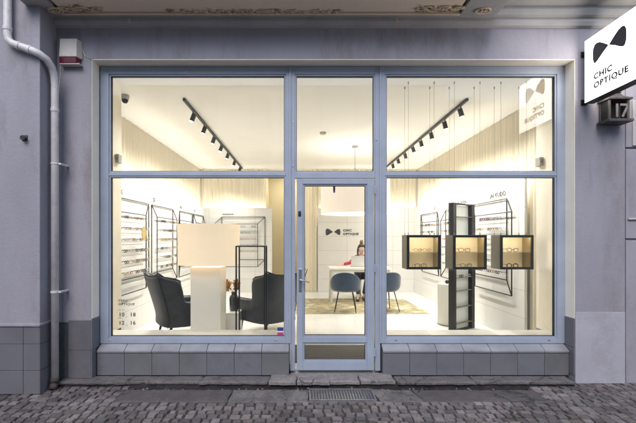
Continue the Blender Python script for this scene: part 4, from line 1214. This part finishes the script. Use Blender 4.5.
c1.location = (wx(345.5,8.25),lz(8.25),.038); c1.rotation_euler = (0,0,math.radians(-8)); c1.scale=(1.0,1.0,.98)
dup(c1, loc=(wx(385,8.3),lz(8.3),.038), rz=math.radians(14), label='blue shell chair half hidden by the door post')
# rug and mat
mb = MB(); mb.hexa([(-.15,lz(7.95),.0305),(2.60,lz(7.95),.0305),(2.56,lz(9.95),.0305),(-.15,lz(9.95),.0305),(-.15,lz(7.95),.037),(2.60,lz(7.95),.037),(2.56,lz(9.95),.037),(-.15,lz(9.95),.037)])
tag(mb.build('rug', M['rug'], bevel=.002),'worn ochre and cream rug under the reception desk','rug')
tag(MB().box(-.10,.90,.44,1.22,.0305,.042).build('doormat', M['mat'], bevel=.004),'dark brown doormat just inside the glass door','doormat')
# desk
dk = thing('reception_desk',(wx(361,9.4),lz(9.5),.03),'white reception desk where the woman works at her laptop','desk')
DX0,DX1,DY0,DY1,DT = wx(329.8,9.2),wx(392,9.2),lz(9.2),lz(9.9),.86
MB().box(DX0,DX1,DY0,DY1,DT-.045,DT).build('tabletop', M['white_lacquer'], dk, bevel=.004)
mb = MB(); mb.box(DX0+.05,DX1-.05,DY1-.07,DY1-.04,DT-.14,DT-.046); mb.box(DX0+.05,DX1-.05,DY0+.04,DY0+.07,DT-.10,DT-.046); mb.build('apron', M['white_lacquer'], dk)
for x in (DX0+.07,DX1-.07):
    for y in (DY0+.07,DY1-.07):
        s = -1 if x < (DX0+DX1)/2 else 1
        MB().tube([(x,y,DT-.047),(x+s*.03,y,.038)],[.036,.022],10).build('leg', M['pedestal'], dk)
# laptop
lx = wx(358.5,9.65); ly = lz(9.5)
lt = thing('laptop',(lx,ly,DT),'open silver laptop on the desk, its lid towards the door','laptop')
MB().box(lx-.20,lx+.20,ly+.02,ly+.26,DT+.001,DT+.018).build('keyboard', M['laptop'], lt, bevel=.004)
mb = MB(); mb.hexa([(lx-.20,ly-.045,DT+.268),(lx+.20,ly-.045,DT+.268),(lx+.20,ly-.035,DT+.27),(lx-.20,ly-.035,DT+.27),(lx-.20,ly+.012,DT+.012),(lx+.20,ly+.012,DT+.012),(lx+.20,ly+.02,DT+.014),(lx-.20,ly+.02,DT+.014)])
mb.build('screen', M['laptop'], lt, bevel=.003)

# stool and woman
wX = wx(361,10.15); wY = lz(10.15)
st = thing('stool',(wX,wY+.08,.03),'dark stool the woman sits on behind the desk','stool')
MB().lathe(wX,wY+.08,[(.17,.50),(.19,.52),(.19,.555),(.16,.575)],24).build('seat', M['piping'], st, smooth=True)
mb = MB(); mb.tube([(wX,wY+.08,.06),(wX,wY+.08,.499)],.025,10); mb.lathe(wX,wY+.08,[(.21,.031),(.21,.045),(.03,.06)],24); mb.build('pedestal', M['steel'], st)

def skinned(name, verts, edges, radii, mat, parent, sub=2, root=0):
    me = bpy.data.meshes.new(name); off = base_of(parent)
    me.from_pydata([tuple(Vector(v)-off) for v in verts], edges, [])
    o = bpy.data.objects.new(name, me); COL.objects.link(o)
    o.modifiers.new('skin','SKIN'); sb = o.modifiers.new('sub','SUBSURF'); sb.levels = sub; sb.render_levels = sub
    for i, r in enumerate(radii):
        sv = me.skin_vertices[0].data[i]; sv.radius = r if isinstance(r,tuple) else (r,r); sv.use_root = (i == root)
    dg = bpy.context.evaluated_depsgraph_get(); dg.update()
    m2 = bpy.data.meshes.new_from_object(o.evaluated_get(dg))
    bpy.data.objects.remove(o)
    m2.materials.clear(); m2.materials.append(mat)
    m2.polygons.foreach_set('use_smooth',[True]*len(m2.polygons))
    o = bpy.data.objects.new(name, m2); COL.objects.link(o); o.parent = parent
    return o
pw = thing('person',(wX,wY,.03),'woman in a red sweater with hair in a top bun working at a laptop','person')
SZ = .58
hip=(wX,wY+.06,SZ+.09); waist=(wX,wY+.04,SZ+.24); chest=(wX-.01,wY-.04,SZ+.42); neck=(wX-.01,wY-.10,SZ+.535); nk2=(wX-.01,wY-.125,SZ+.59)
hd0=(wX-.01,wY-.16,SZ+.635); hd1=(wX-.01,wY-.17,SZ+.70); hd2=(wX-.01,wY-.16,SZ+.765)
shL=(wX-.17,wY-.07,SZ+.475); elL=(wX-.30,wY-.22,DT+.075); wrL=(wX-.53,wY-.38,DT+.045); hdL=(wX-.60,wY-.41,DT+.035)
shR=(wX+.15,wY-.07,SZ+.475); elR=(wX+.26,wY-.24,DT+.075); wrR=(wX+.10,wY-.40,DT+.06); hdR=(wX+.05,wY-.44,DT+.05)
hpL=(wX-.09,wY+.05,SZ+.06); knL=(wX-.12,wY-.40,SZ+.03); anL=(wX-.17,wY-.62,.15); toL=(wX-.19,wY-.74,.075)
hpR=(wX+.09,wY+.05,SZ+.06); knR=(wX+.10,wY-.42,SZ+.04); anR=(wX-.02,wY-.58,.15); toR=(wX+.02,wY-.70,.075)
V=[hip,waist,chest,neck,nk2,hd0,hd1,hd2,shL,elL,wrL,hdL,shR,elR,wrR,hdR,hpL,knL,anL,toL,hpR,knR,anR,toR]
E=[(0,1),(1,2),(2,3),(3,4),(4,5),(5,6),(6,7),(2,8),(8,9),(9,10),(10,11),(2,12),(12,13),(13,14),(14,15),(0,16),(16,17),(17,18),(18,19),(0,20),(20,21),(21,22),(22,23)]
Rd=[(.13,.10),(.115,.085),(.13,.09),.05,.045,.068,.083,.07,.045,.034,.024,.028,.045,.034,.024,.028,.075,.05,.032,.025,.075,.05,.032,.025]
# fingers
def fingers(base, direction, side):
    d = Vector(direction).normalized(); s = Vector((-d.y,d.x,0))*side; out=[]
    bi = base
    hb = Vector(V[base])
    for k,(off,ln) in enumerate(((-.028,.055),(-.010,.068),(.009,.064),(.027,.050))):
        a = hb+d*.03+s*off; m_ = a+d*ln*.55+Vector((0,0,.008)); e = a+d*ln+Vector((0,0,-.010))
        i0=len(V); V.extend([tuple(a),tuple(m_),tuple(e)]); Rd.extend([.0095,.0085,.007]); E.extend([(bi,i0),(i0,i0+1),(i0+1,i0+2)])
    a = hb-d*.01+s*.034; m_=a+d*.03+s*.02; i0=len(V); V.extend([tuple(a),tuple(m_)]); Rd.extend([.011,.008]); E.extend([(bi,i0),(i0,i0+1)])
fingers(11,(-.9,-.4,0),1); fingers(15,(-.7,-.6,0),-1)
body = skinned('body',V,E,Rd,M['skin'],pw)
# face details: nose and ears
mb = MB(); hx,hy,hz = hd1
mb.hexa([(hx-.012,hy-.095,hz-.03),(hx+.012,hy-.095,hz-.03),(hx+.012,hy-.07,hz-.03),(hx-.012,hy-.07,hz-.03),(hx-.006,hy-.085,hz+.012),(hx+.006,hy-.085,hz+.012),(hx+.006,hy-.07,hz+.012),(hx-.006,hy-.07,hz+.012)])
mb.build('nose', M['skin'], pw, bevel=.004)
mb = MB()
for s in (-1,1): mb.ball((hx+s*.03,hy-.078,hz+.004),.009,8)
mb.build('eyes', M['black'], pw, smooth=True)
mb = MB(); mb.box(hx-.022,hx+.022,hy-.086,hy-.075,hz-.050,hz-.043); mb.build('mouth', M['red_knit'], pw, bevel=.002)
skinned('sweater',[hip,waist,chest,neck,shL,elL,(wrL[0]+.03,wrL[1]+.02,wrL[2]),shR,elR,(wrR[0]+.03,wrR[1]+.03,wrR[2])],[(0,1),(1,2),(2,3),(2,4),(4,5),(5,6),(2,7),(7,8),(8,9)],
        [(.15,.12),(.135,.105),(.15,.11),.062,.062,.048,.036,.062,.048,.036],M['red_knit'],pw)
skinned('trousers',[hip,hpL,knL,(anL[0],anL[1],anL[2]+.04),hpR,knR,(anR[0],anR[1],anR[2]+.04)],[(0,1),(1,2),(2,3),(0,4),(4,5),(5,6)],[(.145,.115),.092,.068,.05,.092,.068,.05],M['trousers'],pw)
for an,to in ((anL,toL),(anR,toR)):
    skinned('shoe',[(an[0],an[1]+.03,.085),(an[0],an[1],.14),((an[0]+to[0])/2,(an[1]+to[1])/2,.08),(to[0],to[1]-.02,.065)],[(0,1),(0,2),(2,3)],[.042,.045,.042,.034],M['shoe'],pw)
# hair: cap over the back and top of the head, side locks, bun
mb = MB(); rows=[]
for i in range(9):
    th = PI*.02+PI*.66*i/8; row=[]
    for k in range(17):
        a = 2*PI*k/16
        r_ = .098
        x = r_*math.sin(th)*math.cos(a); y = r_*1.08*math.sin(th)*math.sin(a); z = .112*math.cos(th)
        if y < 0 and i > 4: y = y*.55; x = x*1.02       # keep the face free
        row.append((hx+x,hy+.012+y,hz+.03+z))
    rows.append(row)
mb.grid(rows); hr = mb.build('hair', M['hair'], pw, smooth=True)
mb = MB()
for s in (-1,1): mb.tube([(hx+s*.085,hy-.01,hz+.05),(hx+s*.098,hy-.02,hz-.03),(hx+s*.10,hy-.02,hz-.12),(hx+s*.085,hy-.01,hz-.18)],[.02,.026,.024,.012],8)
mb.build('lock', M['hair'], hr, smooth=True)
mb = MB(); mb.ball((hx,hy+.03,hz+.165),.048,12); mb.tube([(hx+.01,hy+.02,hz+.19),(hx+.03,hy+.0,hz+.235)],[.02,.006],6); mb.tube([(hx-.01,hy+.02,hz+.19),(hx-.03,hy+.01,hz+.225)],[.02,.006],6)
mb.build('bun', M['hair_bun'], hr, smooth=True)
mb = MB()
for s in (-1,1):
    mb.tube([(hx+s*.036+.027*math.cos(2*PI*k/12),hy-.094,hz+.004+.023*math.sin(2*PI*k/12)) for k in range(12)],.0045,5,closed=True)
    mb.tube([(hx+s*.064,hy-.092,hz+.006),(hx+s*.088,hy-.01,hz+.01)],.004,5)
mb.tube([(hx-.01,hy-.095,hz+.008),(hx+.01,hy-.095,hz+.008)],.004,5)
mb.build('spectacles', M['sticker_w'], pw, smooth=True)

# ------------------------------------------------------------------ hanging display cases
ZB = 4.95
def case(px0, px1, label, nm):
    x0,x1 = wx(px0,ZB),wx(px1,ZB); z0,z1 = wz(269.5,ZB),wz(235,ZB); y0 = lz(ZB); y1 = y0+.25
    t = thing('display_case',((x0+x1)/2,(y0+y1)/2,z0),label,'display case','lit glass fronted display cases on cables')
    th = .014
    mb = MB()
    mb.box(x0,x0+th,y0+.022,y1,z0,z1,0); mb.box(x1-th,x1,y0+.022,y1,z0,z1,0); mb.box(x0+th,x1-th,y0+.022,y1,z0,z0+th,0); mb.box(x0+th,x1-th,y0+.022,y1,z1-th,z1,0)
    mb.build('shell', M['case_side'], t)
    mb = MB(); b_ = .031
    rect_frame(mb,x0,x1,z0,z1,x0+b_,x1-b_,z0+b_,z1-b_,y0,y0+.0215); mb.build('front_frame', M['black'], t, bevel=.003)
    mb = MB(); mb.box(x0+th,x1-th,y1-.02,y1-.008,z0+th,z1-th); mb.box(x0+th+.001,x0+th+.004,y0+.03,y1-.021,z0+th,z1-th); mb.box(x1-th-.004,x1-th-.001,y0+.03,y1-.021,z0+th,z1-th,1); mb.box(x0+th+.005,x1-th-.005,y0+.03,y1-.021,z0+th+.001,z0+th+.004); mb.build('lining', [M['case_back'],M['case_dark']], t)
    MB().box(x0+.04,x1-.04,y0+.05,y0+.066,z1-th-.008,z1-th-.002).build('light_strip', M['led_box'], t)
    zs = (z0+z1)/2-.003
    MB().box(x0+.02,x1-.02,y0+.035,y1-.03,zs,zs+.005).build('shelf', M['glass'], t)
    for dx in (.03,(x1-x0)-.065):
        for yy,tz in ((y0+.05,0),(y1-.03,0)):
            mb = MB(); mb.tube([(x0+dx,yy,z1+.0005),(x0+dx,yy,CZ-.01)],.0016,5); mb.tube([(x0+dx,yy,z1+.0005),(x0+dx,yy,z1+.03)],.006,6); mb.tube([(x0+dx,yy,CZ-.03),(x0+dx,yy,CZ-.0005)],.007,6); mb.build('cable', M['cable'], t)
    rnd = random.Random(int(px0))
    for zz,sh in ((zs+.028,'upper'),(z0+th+.028,'lower')):
        for xx in ((x0+.20+rnd.uniform(-.03,.02),) if not (nm == 'first' and sh == 'upper') else (x0+.17,x0+.285)):
            put_glasses((xx,y0+.11,zz),0,'pair of glasses on the %s level of the %s lit case' % (sh,nm),'glasses on the %s level of the %s lit case' % (sh,nm),rnd,(6,3,1,0,1,2),1.2 if not (nm == 'first' and sh == 'upper') else .82)
case(407.0,440.7,'lit dark framed display case nearest the door','first')
case(453.4,487.0,'lit dark framed display case in front of the black tower','middle')
case(500.5,533.8,'lit dark framed display case nearest the right window jamb','last')

# ------------------------------------------------------------------ display tower and pedestal
A_ = Vector((wx(452,6.4),lz(6.4),0)); B_ = Vector((wx(470.6,6.75),lz(6.75),0))
tw_ = thing('display_tower',((A_.x+B_.x)/2,(A_.y+B_.y)/2,.03),'tall black display tower with pale glass shelves behind the middle case','display tower')
ud = (B_-A_).normalized(); nd = Vector((-ud.y,ud.x,0)); Lw = (B_-A_).length; TT = 2.125
def tb(mb,s0,s1,d0,d1,z0,z1,m=0):
    P = [A_+ud*s+nd*d for s,d in ((s0,d0),(s1,d0),(s1,d1),(s0,d1))]
    mb.hexa([(p.x,p.y,z0) for p in P]+[(p.x,p.y,z1) for p in P],m)
for s in (0,Lw):
    mb = MB(); tb(mb,s-.048,s+.048,-.05,.035,.031,TT); mb.build('upright', M['black'], tw_, bevel=.003)
mb = MB(); tb(mb,.0485,Lw-.0485,.016,.03,.06,TT-.03); mb.build('back_panel', M['mirror'], tw_)
mb = MB(); tb(mb,.0485,Lw-.0485,-.04,.03,TT-.022,TT-.002); tb(mb,.0485,Lw-.0485,-.04,.03,.031,.055); mb.build('cap', M['black_soft'], tw_)
rnd = random.Random(5)
for py in (217,244,262,277,290,306,322):
    zz = wz(py,6.6)
    mb = MB(); tb(mb,.0485,Lw-.0485,-.055,.0155,zz-.004,zz+.002); mb.build('shelf', M['case_side'], tw_)
for k,py in enumerate((229,237,276)):
    pass
for k,(py,lab) in enumerate(((244,'second'),(277,'fourth'))):
    for s in (.30,.68):
        P = A_+ud*(Lw*s)+nd*(-.06)
        put_glasses((P.x,P.y,wz(py,6.6)+.028),math.atan2(ud.y,ud.x),'pair of glasses on the %s shelf of the black tower' % lab,'glasses on the %s shelf of the black tower' % lab,rnd,(4,2,2,2,1,3))
Z = 7.0; X,Y = wx(449,Z),lz(Z)
pe = thing('pedestal',(X,Y,.03),'pale grey round pedestal standing left behind the black tower','pedestal')
zt = wz(283.5,Z)
MB().lathe(X,Y,[(.20,.031),(.20,.05)],32).build('base_ring', M['case_side'], pe)
MB().lathe(X,Y,[(.195,.051),(.195,zt-.006),(.19,zt)],40).build('body', M['pedestal'], pe)
mb = MB(); X2 = wx(446,Z); mb.ball((X2,Y-.05,zt+.036),.035,14); tag(mb.build('ball_ornament', M['black'], smooth=True),'small black ball resting on the pale pedestal','ornament')

# ------------------------------------------------------------------ world, sun, camera
w = bpy.data.worlds.new('World'); sc.world = w; w.use_nodes = True
nt = w.node_tree
bg = nt.nodes.get('Background') or nt.nodes.new('ShaderNodeBackground')
sky = nt.nodes.new('ShaderNodeTexSky'); sky.sky_type = 'NISHITA'; sky.sun_disc = False
EL, AZ = math.radians(46), math.radians(192)      # soft evening light from behind the camera, slightly left
sky.sun_elevation = EL; sky.sun_rotation = AZ
nt.links.new(sky.outputs[0], bg.inputs[0]); bg.inputs[1].default_value = 0.145
sl = bpy.data.lights.new('sun','SUN'); sl.energy = 1.25; sl.angle = math.radians(42); sl.color = (1.0,.95,.92)
so = bpy.data.objects.new('sun', sl); COL.objects.link(so)
dirv = Vector((math.sin(AZ)*math.cos(EL), math.cos(AZ)*math.cos(EL), math.sin(EL)))
so.rotation_euler = dirv.to_track_quat('Z','Y').to_euler(); so.location = (0,-8,8)

cam = bpy.data.cameras.new('camera'); co = bpy.data.objects.new('camera', cam); COL.objects.link(co)
co.location = (0,-CAMD,CAMZ); co.rotation_euler = (math.radians(90),0,0)
cam.sensor_width = 36; cam.lens = 36*F/636
cam.shift_x = (318-VX)/636; cam.shift_y = (VY-211.5)/636
cam.clip_end = 1500; cam.clip_start = .05
sc.camera = co
sc.view_settings.view_transform = 'Standard'; sc.view_settings.look = 'None'
sc.view_settings.exposure = 0.9; sc.view_settings.gamma = 1.0; sc.view_settings.use_curve_mapping = False
sc.cycles.use_denoising = True
sc.cycles.max_bounces = 10; sc.cycles.diffuse_bounces = 5; sc.cycles.glossy_bounces = 4; sc.cycles.transparent_max_bounces = 24
sc.cycles.sample_clamp_indirect = 8.0
print('glasses', NG)
